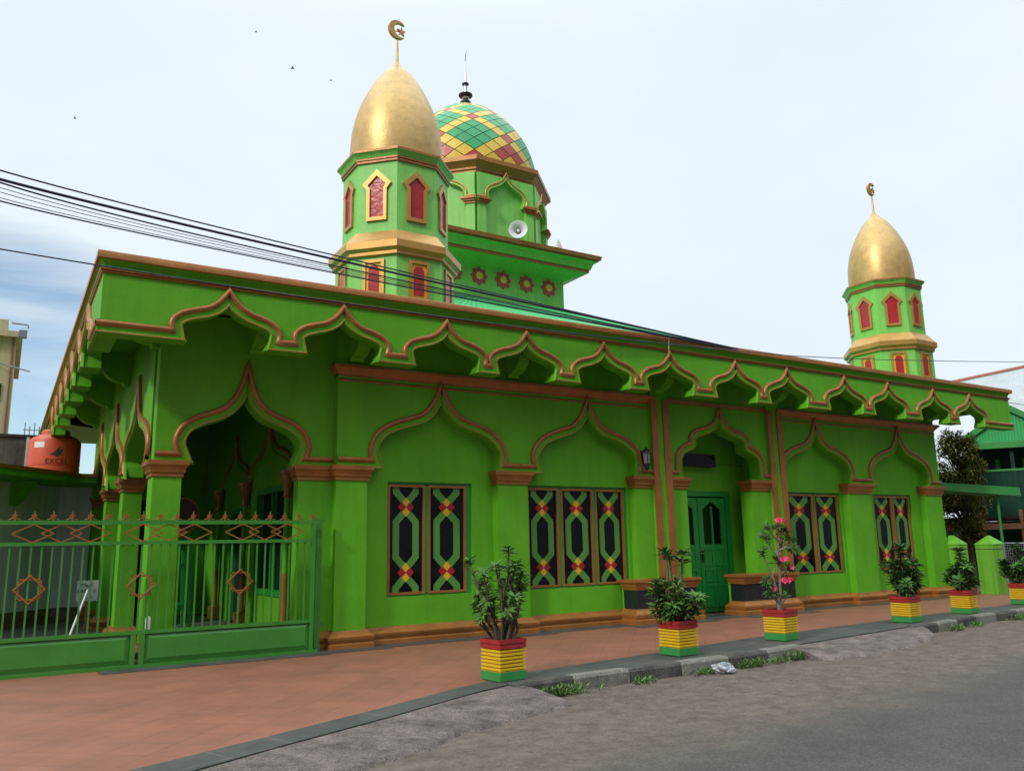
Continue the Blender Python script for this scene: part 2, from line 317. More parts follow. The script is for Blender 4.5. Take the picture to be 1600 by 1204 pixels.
def dup(root, loc=None):
    c = root.copy(); COL.objects.link(c)
    if loc is not None: c.location = loc
    for ch in list(root.children):
        d = ch.copy(); COL.objects.link(d); d.parent = c
        for g in list(ch.children):
            h = g.copy(); COL.objects.link(h); h.parent = d
    return c
# ------------------------------------------------------------------ ground
INNER = [(-9, -9.9), (-4, -8.2), (-1.5, -7.25), (.96, -6.33), (2.04, -5.87), (3.51, -5.2), (4.6, -4.66), (5.85, -4.15), (8.2, -3.8), (11.65, -3.25), (15.58, -2.95), (20.75, -2.55), (40, -.9), (90, 3)]
OUTER = [(-9, -10.35), (-4, -8.65), (-1.5, -7.65), (1.31, -6.65), (2.11, -6.25), (3.31, -5.70), (4.83, -4.95), (5.6, -4.70), (9, -4.63), (10.4, -4.48), (15, -3.90), (17.6, -3.48), (19.3, -3.40), (40, -1.7), (90, 2.3)]
KERB = [(5.2, -4.95), (5.6, -4.86), (9, -4.78), (10.4, -4.63), (15, -4.05), (17.6, -3.63), (19.3, -3.55), (40, -1.85), (90, 2.15)]
def along(pl, x):
    for a, b in zip(pl, pl[1:]):
        if a[0] <= x <= b[0]: return a[1]+(b[1]-a[1])*(x-a[0])/(b[0]-a[0])
    return pl[0][1] if x < pl[0][0] else pl[-1][1]
RZ = -.16
mb = MB(); n = 2
mb.add([(-400, -400, RZ), (500, -400, RZ), (500, 500, RZ), (-400, 500, RZ)], [(0, 1, 2, 3)], 'road'); tag(mb.build('road'), 'grey asphalt road with sandy dust along the kerb', kind='structure')
def strip_poly(low, high, z0, z1, m, name, label):
    mb = MB(); poly = low+high[::-1]; n = len(poly)
    mb.prism(poly, m, lambda a, b, h: (a, b, h), z1, z0); return tag(mb.build(name), label, kind='structure')
strip_poly(INNER, [(-9, -.3), (90, -.3+0)] if False else [(-9, 30), (90, 30)], RZ-.1, 0, 'terracotta', 'pavement', 'terracotta tiled pavement in front of the mosque')
strip_poly(OUTER, INNER, RZ-.1, .004, 'darktile', 'pavement_border', 'dark grey stone border along the pavement edge')
# dark tile skirt along the building with steps round the pilasters
mb = MB()
for i, (x0, x1, d) in enumerate([(1.3, 4.55, .62), (4.55, 5.65, .52), (5.65, 7.8, .36), (7.8, 9.0, .52), (9.0, 10.75, .36), (10.75, 13.0, .78), (13.0, 13.9, .5), (13.9, 16.2, .78), (16.2, 18.3, .36), (18.3, 19.75, .52), (19.75, 21.7, .36), (21.7, 23.0, .52)]):
    mb.add([(x0, -d, .005), (x1, -d, .005), (x1, .3, .005), (x0, .3, .005)], [(0, 1, 2, 3)], 'darktile')
tag(mb.build('pavement_skirt'), 'dark stone strip along the foot of the mosque wall', kind='structure')
mb = MB(); mb.add([(-9, -.1, .006), (4.74, -.1, .006), (4.74, 16, .006), (-9, 16, .006)], [(0, 1, 2, 3)], 'porchfloor'); mb.build('yard_floor')['kind'] = 'structure'
bpy.data.objects['yard_floor']['label'] = 'dark concrete floor behind the gate'
# kerb of separate stones
mb = MB(); x = 5.25; i = 0; rnd = random.Random(3)
def kerb_pt(x): return along(KERB, x)
gaps = [(10.55, 14.75)]
while x < 60:
    L_ = .92 if x < 24 else 4
    if any(a < x+L_*.5 < b for a, b in gaps): x += L_; i += 1; continue
    y0, y1 = kerb_pt(x+.008), kerb_pt(x+L_-.008); j = rnd.uniform(-.012, .012); jz = rnd.uniform(-.008, .006); t = .19
    m = 'kerb_pale' if i % 2 == 1 and x < 20 else 'kerb'
    def rg(dx, z, tt=0): return None
    a, b = x+.008, x+L_-.008
    prof = [(0, RZ-.05), (.008, -.02), (.03, .012), (t, .014), (t, RZ-.05)]
    r1 = [(a, y0+j+o, z+jz) for o, z in prof]; r2 = [(b, y1+j+o, z+jz) for o, z in prof]
    mb.loft([r1, r2], m); x += L_; i += 1
tag(mb.build('kerb', smooth=30), 'weathered concrete kerb of alternating dark and pale stones', kind='structure')
def ramp(name, label, top, toe, seed):
    # sloping concrete wedge between the border edge and the road with a ragged toe
    rnd = random.Random(seed); nu, nv = 60, 14; vs = []; fs = []
    for i in range(nu+1):
        u = i/nu
        def at(pl):
            s = u*(len(pl)-1); k = min(int(s), len(pl)-2); f = s-k; return Vector(pl[k]).lerp(Vector(pl[k+1]), f)
        A, B = at(top), at(toe); B = B+(B-A).normalized()*(noise.noise(Vector((u*9, seed, 0)))*.16+noise.noise(Vector((u*33, seed, 3)))*.07)
        for j in range(nv+1):
            v = j/nv; p = A.lerp(B, v); bulge = .03*math.sin(PI*v); q = noise.noise(Vector((p.x*3.1, p.y*3.1, seed)))*.012+noise.noise(Vector((p.x*11, p.y*11, seed)))*.005
            edge = 0 if j < nv else -.06
            vs.append((p.x, p.y, p.z+bulge+q*(1 if 0 < j else 0)+edge))
    for i in (0, nu):
        o_ = len(vs); b_ = i*(nv+1)
        for j in range(nv+1): q = vs[b_+j]; vs.append((q[0], q[1], RZ-.06))
        for j in range(nv): fs.append((b_+j, b_+j+1, o_+j+1, o_+j))
    for i in range(nu):
        for j in range(nv): a = i*(nv+1)+j; fs.append((a, a+1, a+nv+2, a+nv+1))
    mb = MB().add(vs, fs, 'ramp'); return tag(mb.build(name, smooth=50), label, kind='structure')
tz = -.004
ramp('driveway_ramp', 'rough pinkish concrete ramp from the road to the tiled forecourt', [(-4, -8.67, tz), (-1.5, -7.67, tz), (1.31, -6.67, tz), (2.11, -6.27, tz), (3.31, -5.72, tz), (4.6, -5.08, tz), (5.35, -4.80, tz)], [(-3.4, -9.6, RZ+.02), (-.9, -8.5, RZ+.02), (1.9, -7.2, RZ+.02), (2.7, -6.85, RZ+.02), (3.7, -6.28, RZ+.02), (4.6, -5.95, RZ+.02), (5.62, -5.62, RZ+.02)], 4)
ramp('entrance_ramp', 'small pale concrete ramp in front of the mosque door', [(10.45, -4.52, tz), (11.8, -4.35, tz), (13.2, -4.18, tz), (14.75, -3.97, tz)], [(10.55, -5.12, RZ+.02), (11.75, -5.25, RZ+.02), (13.2, -4.95, RZ+.02), (14.55, -4.45, RZ+.02)], 9)

# ------------------------------------------------------------------ mosque
mosque = empty('mosque'); tag(mosque, 'bright green mosque with orange trim, scalloped eaves, two gold-topped minarets and a tiled dome', 'mosque')
def part(mb, name, parent=mosque, smooth=None, label=None):
    o = mb.build(name, parent, smooth)
    if label: o['label'] = label
    return o
OGEE = [(1.36, 3.14), (1.395, 3.3), (1.37, 3.45), (1.28, 3.6), (1.12, 3.74), (.86, 3.86), (.55, 3.95), (.38, 4.02), (.25, 4.14), (.16, 4.27), (.08, 4.42), (0, 4.60)]
DOORO = [(1.40, 3.14), (1.405, 3.3), (1.38, 3.5), (1.27, 3.66), (1.1, 3.76), (.95, 3.82), (.955, 3.92), (.90, 4.02), (.76, 4.11), (.52, 4.17), (.33, 4.23), (.2, 4.32), (.1, 4.45), (0, 4.65)]
PORO = [(1.02, 3.14), (1.07, 3.28), (1.06, 3.42), (.98, 3.58), (.82, 3.71), (.6, 3.81), (.38, 3.90), (.24, 4.03), (.16, 4.16), (.08, 4.36), (0, 4.67)]
FASO = [(.79, 4.83), (.805, 4.93), (.77, 5.03), (.66, 5.12), (.5, 5.18), (.33, 5.23), (.2, 5.30), (.1, 5.40), (0, 5.54)]
def arch(ctrl, c, sx=1, sz=1, z0=0, n=4):
    """outer moulding line, left to right"""
    h = crom([(x*sx, z0+z*sz) for x, z in ctrl], n)
    return [(c-x, z) for x, z in h]+[(c+x, z) for x, z in h[-2::-1]]
def inner_line(o, d, zb, flick=.05):
    p = offset(o, d); c = (o[0][0]+o[-1][0])/2
    k = len(p)//2
    L_ = [q for i, q in enumerate(p[:k]) if q[0] < c-.004 and q[1] > zb+.04]; R_ = [q for q in p[k+1:] if q[0] > c+.004 and q[1] > zb+.04]
    return [(L_[0][0]+flick, zb)]+L_+[p[k]]+R_+[(R_[-1][0]-flick, zb)]
ROLL = [(-.045, 0), (-.04, .035), (-.02, .06), (.01, .066), (.035, .05), (.045, .02), (.05, .018)]
BAND = [(.05, .018), (.115, .026), (.12, .045), (.14, .05), (.155, .035), (.16, .0)]
PROF = ROLL+BAND[1:]
PM = ['orange']*6+['green', 'green', 'orange', 'green', 'green']
def mould(path, fn, parent, name='arch_moulding', k=1, tm='orange', gm='green'):
    dense = [path[0]]
    for q in path[1:]:
        p_ = dense[-1]; n_ = max(1, int(math.hypot(q[0]-p_[0], q[1]-p_[1])/.35))
        dense += [(p_[0]+(q[0]-p_[0])*i/n_, p_[1]+(q[1]-p_[1])*i/n_) for i in range(1, n_+1)]
    path = dense
    zmin = min(p[1] for p in path)+.25*(max(p[1] for p in path)-min(p[1] for p in path)); cl = [None]*len(path)
    for i in range(1, len(path)-1):
        if path[i][1] > path[i-1][1] and path[i][1] >= path[i+1][1]:      # an apex: nothing may cross its centre line
            cl[i] = (path[i][0], 0); j = i-1
            while j >= 0 and path[j][1] > zmin: cl[j] = (path[i][0], -1); j -= 1
            j = i+1
            while j < len(path) and path[j][1] > zmin: cl[j] = (path[i][0], 1); j += 1
    # hand-run mouldings are never quite straight
    path = [(a+(0 if cl[i] and cl[i][1] == 0 else noise.noise(Vector((a*2.3, b*2.3, 5)))*.007*k), b+noise.noise(Vector((a*2.3, b*2.3, 11)))*.009*k) for i, (a, b) in enumerate(path)]
    mb = MB(); mb.sweep(path, [(a*k, b*k) for a, b in PROF], tm, fn, cl=cl, mats=[tm if q == 'orange' else gm for q in PM]); return part(mb, name, parent, smooth=50)
BASE = [(.12, 0), (.12, .07), (.10, .085), (.10, .11), (.125, .14), (.125, .19), (.09, .22), (.04, .25), (.03, .28), (0, .285)]
CAP = [(.0, 2.775), (.025, 2.78), (.025, 2.83), (.05, 2.85), (.05, 2.90), (.085, 2.95), (.095, 2.96), (.095, 3.03), (0, 3.032)]
def pilaster(x0, x1, y0=0, y1=.2, base=True, cap=True, name='pilaster'):
    p = part(MB().box(x0, x1, y0, y1, 0, 3.04, 'green'), name)
    if cap: part(MB().rect_mould(x0, x1, y0, y1+.0, CAP, 'orange'), 'capital', p, 40)
    if base: part(MB().rect_mould(x0, x1, y0, y1, BASE, 'orange'), 'base_moulding', p, 40)
    return p
def grid_wall(fn, a0, a1, b0, b1, holes, d0, d1, m, mb=None):
    mb = mb or MB(); xs = sorted({a0, a1, *[v for h in holes for v in h[:2]]})
    for u, v in zip(xs, xs[1:]):
        hs = sorted([h for h in holes if h[0] <= u+1e-6 and h[1] >= v-1e-6], key=lambda h: h[2]); z = b0
        for h in hs:
            if h[2] > z: mb.prism([(u, z), (v, z), (v, h[2]), (u, h[2])], m, fn, d0, d1)
            z = h[3]
        if z < b1: mb.prism([(u, z), (v, z), (v, b1), (u, b1)], m, fn, d0, d1)
    return mb
WINS = [(5.83, 7.55, [(5.86, 6.57), (6.66, 7.42)]), (8.79, 11.34, [(8.82, 9.55), (9.64, 10.42), (10.51, 11.24)]), (15.95, 18.45, [(16.35-.78, 16.35-.02), (16.45, 17.36), (17.45, 18.34)][1:]), (19.83, 21.52, [(19.87, 20.66), (20.73, 21.44)])]
WINS[2] = (16.38, 18.47, [(16.42, 17.38), (17.47, 18.36)])
ZW0, ZW1 = .775, 2.79
# front wall behind the arches
holes = [(w[0], w[1], ZW0, ZW1) for w in WINS]
mb = grid_wall(FX(0), 4.8, 12.45, 0, 5.5, holes[:2], -.2, -.42, 'green'); grid_wall(FX(0), 15.55, 22.71, 0, 5.5, holes[2:], -.2, -.42, 'green', mb)
grid_wall(FX(0), 12.45, 15.55, 0, 5.5, [(12.92, 15.02, 0, 2.80)], -.75, -.95, 'green', mb)
mb.box(12.38, 12.45, .42, .95, 0, 5.5, 'green'); mb.box(15.55, 15.62, .42, .95, 0, 5.5, 'green')
mb.box(22.5, 22.71, .42, 19, 0, 5.5, 'green'); mb.box(4.8, 22.71, 19, 19.2, 0, 5.5, 'green')
grid_wall(FL(4.76), .205, 19, 0, 5.5, [(2.62, 4.95, .72, 2.92), (6.05, 7.35, 0, 2.6)], 0, -.2, 'green', mb)
part(mb, 'hall_wall')
# pilasters
for x0, x1 in [(4.80, 5.36), (8.01, 8.69), (18.55, 19.47), (21.95, 22.71)]: pilaster(x0, x1)
# plinth moulding along recessed walls
for x0, x1 in [(5.36, 8.01), (8.69, 11.0), (15.98, 18.55), (19.47, 21.95)]:
    mb = MB(); mb.loft([[(x, .2-o, z) for o, z in BASE]+[(x, .25, .28), (x, .25, 0)] for x in (x0+.02, x1-.02)], 'orange'); part(mb, 'wall_base_moulding', smooth=40)
# facade arch plates
def plate(centers, ctrls, x0, x1, zb, zt, y0, y1, name, din=.16, flick=.05, fn=None, parent=mosque, m='green', k=1, tm='orange', ends=(None, None), sx=1, line=True):
    fn = fn or FX(0); outs = [arch(c_, c, sx) for c, c_ in zip(centers, ctrls)]; ins = [inner_line(o, din*k, zb, flick) for o in outs]
    poly = [(x0, zt), (x0, zb)]
    for q in ins: poly += q
    poly += [(x1, zb), (x1, zt)]
    p = part(MB().prism(poly, m, fn, -y0, -y1), name, parent)
    path = [(x0 if ends[0] is None else ends[0], outs[0][0][1])]
    for o in outs: path += o
    path.append((x1 if ends[1] is None else ends[1], outs[-1][-1][1]))
    mould(path, lambda a, b, h: fn(a, b, h-y0+.002), p, k=k, tm=tm, gm=m)
    return p
plate([6.80, 10.21], [OGEE, OGEE], 4.80, 11.9, 3.035, 5.45, 0, .2, 'arch_wall')
plate([17.43, 20.90], [OGEE, OGEE], 16.1, 22.71, 3.035, 5.45, 0, .2, 'arch_wall')
dp_ = plate([14.03], [DOORO], 12.40, 15.62, 3.035, 5.45, 0, .3, 'door_arch_wall')
for x0, x1 in [(11.42, 11.9), (12.42, 12.90)]: 
    p = part(MB().box(x0, x1, 0, .2, .3, 3.04, 'green'), 'pilaster'); part(MB().rect_mould(x0, x1, 0, .2, CAP, 'orange'), 'capital', p, 40)
for x0, x1 in [(14.98, 15.62)]:
    p = part(MB().box(x0, x1, 0, .36, .3, 3.04, 'green'), 'pilaster'); part(MB().rect_mould(x0, x1, 0, .3, CAP, 'orange'), 'capital', p, 40)
# twin trim strips either side of the door
for xs in [(11.90, 12.12, 12.40), (15.60, 15.83, 16.10)]:
    p = part(MB().box(xs[0], xs[2], -.07, .2, .3, 5.45, 'green'), 'door_pier')
    for a in (xs[0]-.01, xs[2]-.17): part(MB().box(a, a+.18, -.10, -.068, .9, 4.72, 'orange'), 'trim_strip', p)
# pedestals
for x0, x1 in [(11.08, 12.72), (14.18, 15.86)]:
    p = part(MB().box(x0, x1, -.27, .18, .02, .88, 'green'), 'pedestal')
    part(MB().rect_mould(x0, x1, -.27, .1, [(0.01, .0), (.13, .0), (.13, .09), (.10, .11), (.115, .15), (.115, .2), (.06, .24), (.04, .30), (.005, .305)], 'orange'), 'base_moulding', p, 40)
    part(MB().rect_mould(x0, x1, -.27, .1, [(.005, .675), (.03, .68), (.03, .72), (.06, .76), (.06, .79), (.10, .83), (.10, .885), (.0, .89)], 'orange'), 'top_moulding', p, 40)
    part(MB().rect_mould(x0, x1, -.27, .1, [(.012, .303), (.012, .677)], 'granite'), 'granite_band', p)
# cornices
def cornice(x0, x1, y, z0, z1, name='cornice', parent=mosque, full=True):
    h = z1-z0
    pr = [(0, z0), (.03, z0+.01), (.03, z0+.18*h), (.05, z0+.28*h), (.11, z0+.62*h), (.14, z0+.75*h), (.14, z0+.97*h), (0, z1)]
    mb = MB(); mb.rect_mould(x0, x1, y, y+.3, pr, 'orange'); return part(mb, name, parent, 40)
cornice(4.83, 11.89, .02, 4.60, 4.80); cornice(16.11, 22.70, .02, 4.60, 4.80)
part(MB().box(12.42, 15.59, -.045, .1, 4.68, 4.78, 'orange'), 'cornice')
for a, b in ((4.81, 11.89), (16.11, 22.70)): part(MB().tube([(a, -.005, 4.535), (b, -.005, 4.535)], .022, 'orange', 6), 'cornice_bead', smooth=60)
# door
door = part(MB().ring([(12.92, 0), (15.02, 0), (15.02, 2.8), (12.92, 2.8)], [(13.07, 0), (14.87, 0), (14.87, 2.68), (13.07, 2.68)], 'door_green', FX(.78), -.12, .02), 'door')
for a, b in ((13.08, 13.96), (13.98, 14.86)):
    mb = MB(); f = FX(.82)
    za, zc = 1.56, 2.38
    gl = []
    w = b-a; st = .15; mid = (a+b)/2
    for s0, s1, hi in ((a+st, mid-.03, 1), (mid+.03, b-st, 0)):
        gl.append([(s0, za), (s1, za), (s1, zc+(.16 if hi else 0)), (s1-.02 if hi else s0+.02, zc+.16), (s0, zc+(0 if hi else .16))] if 0 else ([(s0, za), (s1, za), (s1, zc+.17), (s0+.12, zc+.08), (s0, zc)] if hi else [(s0, za), (s1, za), (s1, zc), (s1-.12, zc+.08), (s0, zc+.17)]))
    mb.prism([(a, .02), (b, .02), (b, za), (a, za)], 'door_green', f, -.03, .02)
    mb.prism([(a, za), (a+st, za), (a+st, 2.65), (a, 2.65)], 'door_green', f, -.03, .02); mb.prism([(b-st, za), (b, za), (b, 2.65), (b-st, 2.65)], 'door_green', f, -.03, .02)
    mb.prism([(mid-.03, za), (mid+.03, za), (mid+.03, 2.45), (mid-.03, 2.45)], 'door_green', f, -.03, .018)
    mb.prism([(a+st, zc), (a+st+.12, zc+.08), (mid-.03, zc+.17), (mid+.03, zc+.17), (b-st-.12, zc+.08), (b-st, zc), (b-st, 2.65), (a+st, 2.65)], 'door_green', f, -.03, .02)
    for q in ((.12, .62), (.7, .98), (1.06, 1.46)):
        for s0, s1 in ((a+st-.03, mid-.04), (mid+.04, b-st+.03)):
            mb.ring([(s0, q[0]), (s1, q[0]), (s1, q[1]), (s0, q[1])], [(s0+.03, q[0]+.03), (s1-.03, q[0]+.03), (s1-.03, q[1]-.03), (s0+.03, q[1]-.03)], 'door_green', f, .02, .034)
    lf = part(mb, 'door_leaf', door)
    part(MB().prism([(a+.1, za-.02), (b-.1, za-.02), (b-.1, 2.55), (a+.1, 2.55)], 'glass', f, -.026, -.02), 'door_glass', door)
hb = MB().box(14.01, 14.06, .775, .80, 1.15, 1.42, 'black'); hb.tube([(14.035, .78, 1.36), (14.035, .73, 1.36), (13.93, .73, 1.36)], .012, 'steel', 6); part(hb, 'door_handle', door)
# windows
def window(x0, x1, panes, fn, z0=ZW0, z1=ZW1):
    w = part(MB().ring([(x0, z0), (x1, z0), (x1, z1), (x0, z1)], [(panes[0][0]-.01, z0+.03), (panes[-1][1]+.01, z0+.03), (panes[-1][1]+.01, z1-.04), (panes[0][0]-.01, z1-.04)], 'door_green', fn, -.33, -.245), 'window')
    for i, (a, b) in enumerate(panes):
        za, zb = z0+.04, z1-.06
        part(MB().ring([(a-.012, za-.012), (b+.012, za-.012), (b+.012, zb+.012), (a-.012, zb+.012)], [(a+.03, za+.03), (b-.03, za+.03), (b-.03, zb-.03), (a+.03, zb-.03)], 'goldtrim' if 0 else 'orange', fn, -.28, -.222), 'window_frame', w)
        if i: part(MB().prism([(panes[i-1][1]+.012, za), (a-.012, za), (a-.012, zb), (panes[i-1][1]+.012, zb)], 'door_green', fn, -.28, -.235), 'mullion', w)
        part(MB().prism([(a, za), (b, za), (b, zb), (a, zb)], 'glass', fn, -.275, -.268), 'pane', w)
        c = (a+b)/2; k = (b-a)/.73; H = zb-za; sc = H/1.95
        zt, zl = zb-.03, za+.03
        c1, c2 = za+1.555*sc, za+.375*sc
        mb = MB(); r = .064
        for s in (-1, 1):
            o = .20*k*s; i_ = .04*k*s
            for pts in ([(o, zt), (o, c1+.27), (i_, c1+.10)], [(i_, c1-.10), (o, c1-.27), (o, c2+.27), (i_, c2+.10)], [(i_, c2-.10), (o, c2-.27), (o, zl)]):
                P2 = [(c+p, q) for p, q in pts]; A = offset(P2, r*k); B = offset(P2, -r*k)
                for u in range(len(P2)-1): mb.prism([A[u], A[u+1], B[u+1], B[u]], 'lattice', fn, -.27, -.258 if u % 2 else -.2585)
        part(mb, 'lattice', w)
        d = .085*k; dv = .088
        for cz in (c1, c2):
            mb = MB()
            for dx, dz, m_ in ((0, dv, 'yellow'), (0, -dv, 'yellow'), (d, 0, 'ornred'), (-d, 0, 'ornred')):
                e_ = .94
                mb.prism([(c+dx-d*e_, cz+dz), (c+dx, cz+dz-dv*e_), (c+dx+d*e_, cz+dz), (c+dx, cz+dz+dv*e_)], m_, fn, -.27, -.252)
            part(mb, 'diamond_ornament', w)
    return w
for x0, x1, pn in WINS: window(x0, x1, pn, FX(0))
# --- porch
def porch_pillar(x0, x1, y0, y1):
    p = part(MB().box(x0, x1, y0, y1, 0, 3.04, 'green'), 'porch_pillar')
    part(MB().rect_mould(x0, x1, y0, y1, CAP, 'orange'), 'capital', p, 40); part(MB().rect_mould(x0, x1, y0, y1, BASE, 'orange'), 'base_moulding', p, 40)
for y in (.2, 3.78, 6.72, 9.9): porch_pillar(1.92, 2.34 if y < 1 else 2.25, y, y+.5)
pilaster(4.20, 4.80, .2, .45)
plate([3.29], [PORO], 1.92, 4.80, 3.035, 5.45, .2, .5, 'porch_arch_wall')
SA = [(x*1.42, z) for x, z in PORO]
plate([2.24, 5.50, 8.56], [SA, [(x*1.28/1.42, z) for x, z in SA], [(x*1.3/1.42, z) for x, z in SA]], .72, 10.4, 3.035, 5.45, -.002, .3, 'porch_arch_wall', fn=lambda a, b, h: (1.92-h, a, b))
part(grid_wall(FX(0), 2.0, 4.74, 0, 5.4, [(3.0, 3.75, 0, 3.0)], -10.2, -10.4, 'green'), 'porch_back_wall')
part(MB().box(2.98, 3.78, 10.42, 10.5, 0, 3.1, 'black'), 'back_door')
# colonnettes and blind arches along the hall side wall
for y in (2.35, 5.6, 8.25):
    c = part(MB().lathe([(.075, .3), (.065, .5), (.06, 1.2), (.06, 2.62)], 'green', (4.66, y, 0), 12, mats=['orange', 'orange', 'green']), 'colonnette', smooth=40)
    part(MB().lathe([(.065, 2.62), (.09, 2.65), (.07, 2.72), (.10, 2.85), (.15, 2.98), (.15, 3.05), (.17, 3.06), (.17, 3.14)], 'orange', (4.66, y, 0), 12), 'capital', c, 40)
    part(MB().box(4.53, 4.79, y-.13, y+.13, 0, .3, 'orange'), 'base_moulding', c)
for c, w_ in ((3.97, 1.5), (6.92, 1.22)):
    mould(arch([(x*w_/1.02, 3.1+(z-3.14)*.8) for x, z in PORO], c), FL(4.76), mosque)
w = part(MB().ring([(2.62, .72), (4.95, .72), (4.95, 2.92), (2.62, 2.92)], [(2.75, .84), (4.82, .84), (4.82, 2.80), (2.75, 2.80)], 'door_green', FL(4.76), -.15, .03), 'window')
part(MB().prism([(2.7, .8), (4.9, .8), (4.9, 2.85), (2.7, 2.85)], 'glass', FL(4.76), -.12, -.11), 'pane', w)
part(MB().prism([(3.74, .84), (3.83, .84), (3.83, 2.8), (3.74, 2.8)], 'door_green', FL(4.76), -.1, .0), 'mullion', w)
d = part(MB().prism([(6.05, 0), (7.35, 0), (7.35, 2.6), (6.05, 2.6)], 'black', FL(4.76), -.16, -.12), 'side_door')
part(MB().ring([(6.05, 0), (7.35, 0), (7.35, 2.6), (6.05, 2.6)], [(6.15, 0), (7.25, 0), (7.25, 2.5), (6.15, 2.5)], 'door_green', FL(4.76), -.12, .02), 'door_frame', d)
part(MB().box(1.94, 4.75, .5, 10.2, 5.02, 5.1, 'green'), 'porch_ceiling')
# --- eaves
XL, XR, YF = .93, 25.15, -.95
PK = [2.68, 4.52, 6.43, 8.11, 9.95, 11.70, 13.66, 15.37, 17.47, 19.23, 21.24, 23.0]
fas = plate(PK, [FASO]*len(PK), XL, XR, 4.68, 5.62, 0, .26, 'eave_fascia', .13, .09, fn=lambda a, b, h: (a, YF-h, b), ends=(XL-.05, XR+.04))
ysp = [.90+1.79*i for i in range(7)]
fasl = plate(ysp, [FASO]*7, YF+.26, 13.3, 4.68, 5.62, 0, .26, 'eave_fascia', .13, .05, fn=lambda a, b, h: (XL-h, a, b), ends=(YF-.05, None))
mb = MB().box(XR-.26, XR, YF+.26, 19, 5.3, 5.62, 'green'); fasr = part(mb, 'eave_fascia')
# crown of the eave: double bead, green cove, orange cap
ring = lambda o, z: [(XL-o, YF-o, z), (XR+o, YF-o, z), (XR+o, 19.2, z), (XL-o, 19.2, z)]
def crown(prof, m, name, parent):
    return part(MB().loft([ring(o, z) for o, z in prof], m, cap=False), name, parent, 40)
crown([(0, 5.575), (.03, 5.58), (.035, 5.595), (.02, 5.605), (.045, 5.61), (.05, 5.63), (.03, 5.64)], 'orange', 'bead_moulding', fas)
crown([(.03, 5.64), (.0, 5.65), (.0, 5.70), (.02, 5.735), (.06, 5.762)], 'green', 'cove_moulding', fas)
crown([(.06, 5.762), (.10, 5.768), (.10, 5.86), (.09, 5.875), (-.12, 5.88), (-.14, 5.6)], 'orange', 'cap_moulding', fas)
part(MB().box(XL+.02, XR-.02, YF+.02, 19, 5.50, 5.56, 'green'), 'eave_soffit')
# corbels under the eaves
def corbel(o, d, w=.24, L_=.70):
    d = Vector(d); s = Vector((-d.y, d.x, 0)); o = Vector(o)
    prof = [(0, 4.86), (.10, 4.86), (.14, 4.92)]+[(.14+.42*math.sin(t), 5.34-.42*math.cos(t)) for t in [i*PI/16 for i in range(1, 9)]]+[(L_, 5.36), (L_, 5.5), (0, 5.5)]
    mb = MB(); mb.prism(prof, 'green', lambda a, b, h: tuple(o+d*a+s*h+Vector((0, 0, b))), -w/2, w/2); part(mb, 'corbel')
for x in (3.4, 5.1, 8.35, 12.15, 15.85, 19.0, 22.4): corbel((x, 0 if x > 4 else .2, 0), (0, -1, 0))
for y in (.45, 4.0, 6.95, 10.1): corbel((1.92, y, 0), (-1, 0, 0), L_=.74)
for y in (.3, 3.5): corbel((22.71, y, 0), (1, 0, 0), .24, .8)
# roof
TX, TY, TH = 13.7, 11.5, 2.5
rb = [(1.1, -.6, 5.58), (23.3, -.6, 5.58), (23.3, 19, 5.58), (1.1, 19, 5.58)]; rtp = [(TX-TH, TY-TH, 9.66), (TX+TH, TY-TH, 9.66), (TX+TH, TY+TH, 9.66), (TX-TH, TY+TH, 9.66)]
mb = MB()
def ribs(a, b, c, d, n):
    # corrugated sheet between bottom edge a-b and top edge d-c
    a, b, c, d = map(Vector, (a, b, c, d)); nn = (b-a).cross(d-a).normalized(); vs = []; fs = []
    for i in range(n*2+1):
        t = i/(n*2); h = nn*(.03 if i % 2 else 0); vs += [a.lerp(b, t)+h, d.lerp(c, t)+h]
    for i in range(n*2): fs.append((2*i, 2*i+2, 2*i+3, 2*i+1))
    mb.add(vs, fs, 'roof_green')
for i in range(4): ribs(rb[i], rb[(i+1) % 4], rtp[(i+1) % 4], rtp[i], 70)
part(mb, 'roof')
part(MB().box(XL+.2, XR-.2, YF+.2, 19, 5.56, 5.575, 'green'), 'roof_gutter')
# --- central tower
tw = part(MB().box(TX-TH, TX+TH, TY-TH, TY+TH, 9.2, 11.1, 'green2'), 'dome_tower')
mb = MB()
mb.rect_mould(TX-TH, TX+TH, TY-TH, TY+TH, [(0, 10.75), (.62, 11.0), (.66, 11.0), (.66, 11.08), (.70, 11.10), (.78, 11.30), (.90, 11.36), (.90, 11.40), (.98, 11.42), (1.0, 11.55), (.5, 11.56)], 'goldtrim', mats=['green2', 'orange', 'orange', 'orange', 'green2', 'green2', 'orange', 'orange', 'orange', 'orange'])
part(mb, 'tower_cornice', tw)
def star8(c, r, fn, d0, d1, m, mb, inner=.76):
    pts = []
    for i in range(16):
        a = PI/8*i+PI/16*0; q = r if i % 2 == 0 else r*inner
        pts.append((c[0]+q*math.cos(a), c[1]+q*math.sin(a)))
    mb.prism(pts, m, fn, d0, d1)
for i in range(-2, 3):
    mb = MB(); c = (TX+i*.93, 10.43); star8(c, .33, FX(TY-TH), 0, .025, 'tile_red', mb); star8(c, .15, FX(TY-TH), .02, .04, 'tile_yellow', mb); part(mb, 'star_ornament', tw)
    mb = MB(); c = (TY+i*.93, 10.43); star8(c, .33, FL(TX-TH), 0, .025, 'tile_red', mb); star8(c, .15, FL(TX-TH), .02, .04, 'tile_yellow', mb); part(mb, 'star_ornament', tw)
def octa(a, z, c): 
    R = a/math.cos(PI/8); return [(c[0]+R*math.cos(PI/8+i*PI/4), c[1]+R*math.sin(PI/8+i*PI/4), z) for i in range(8)]
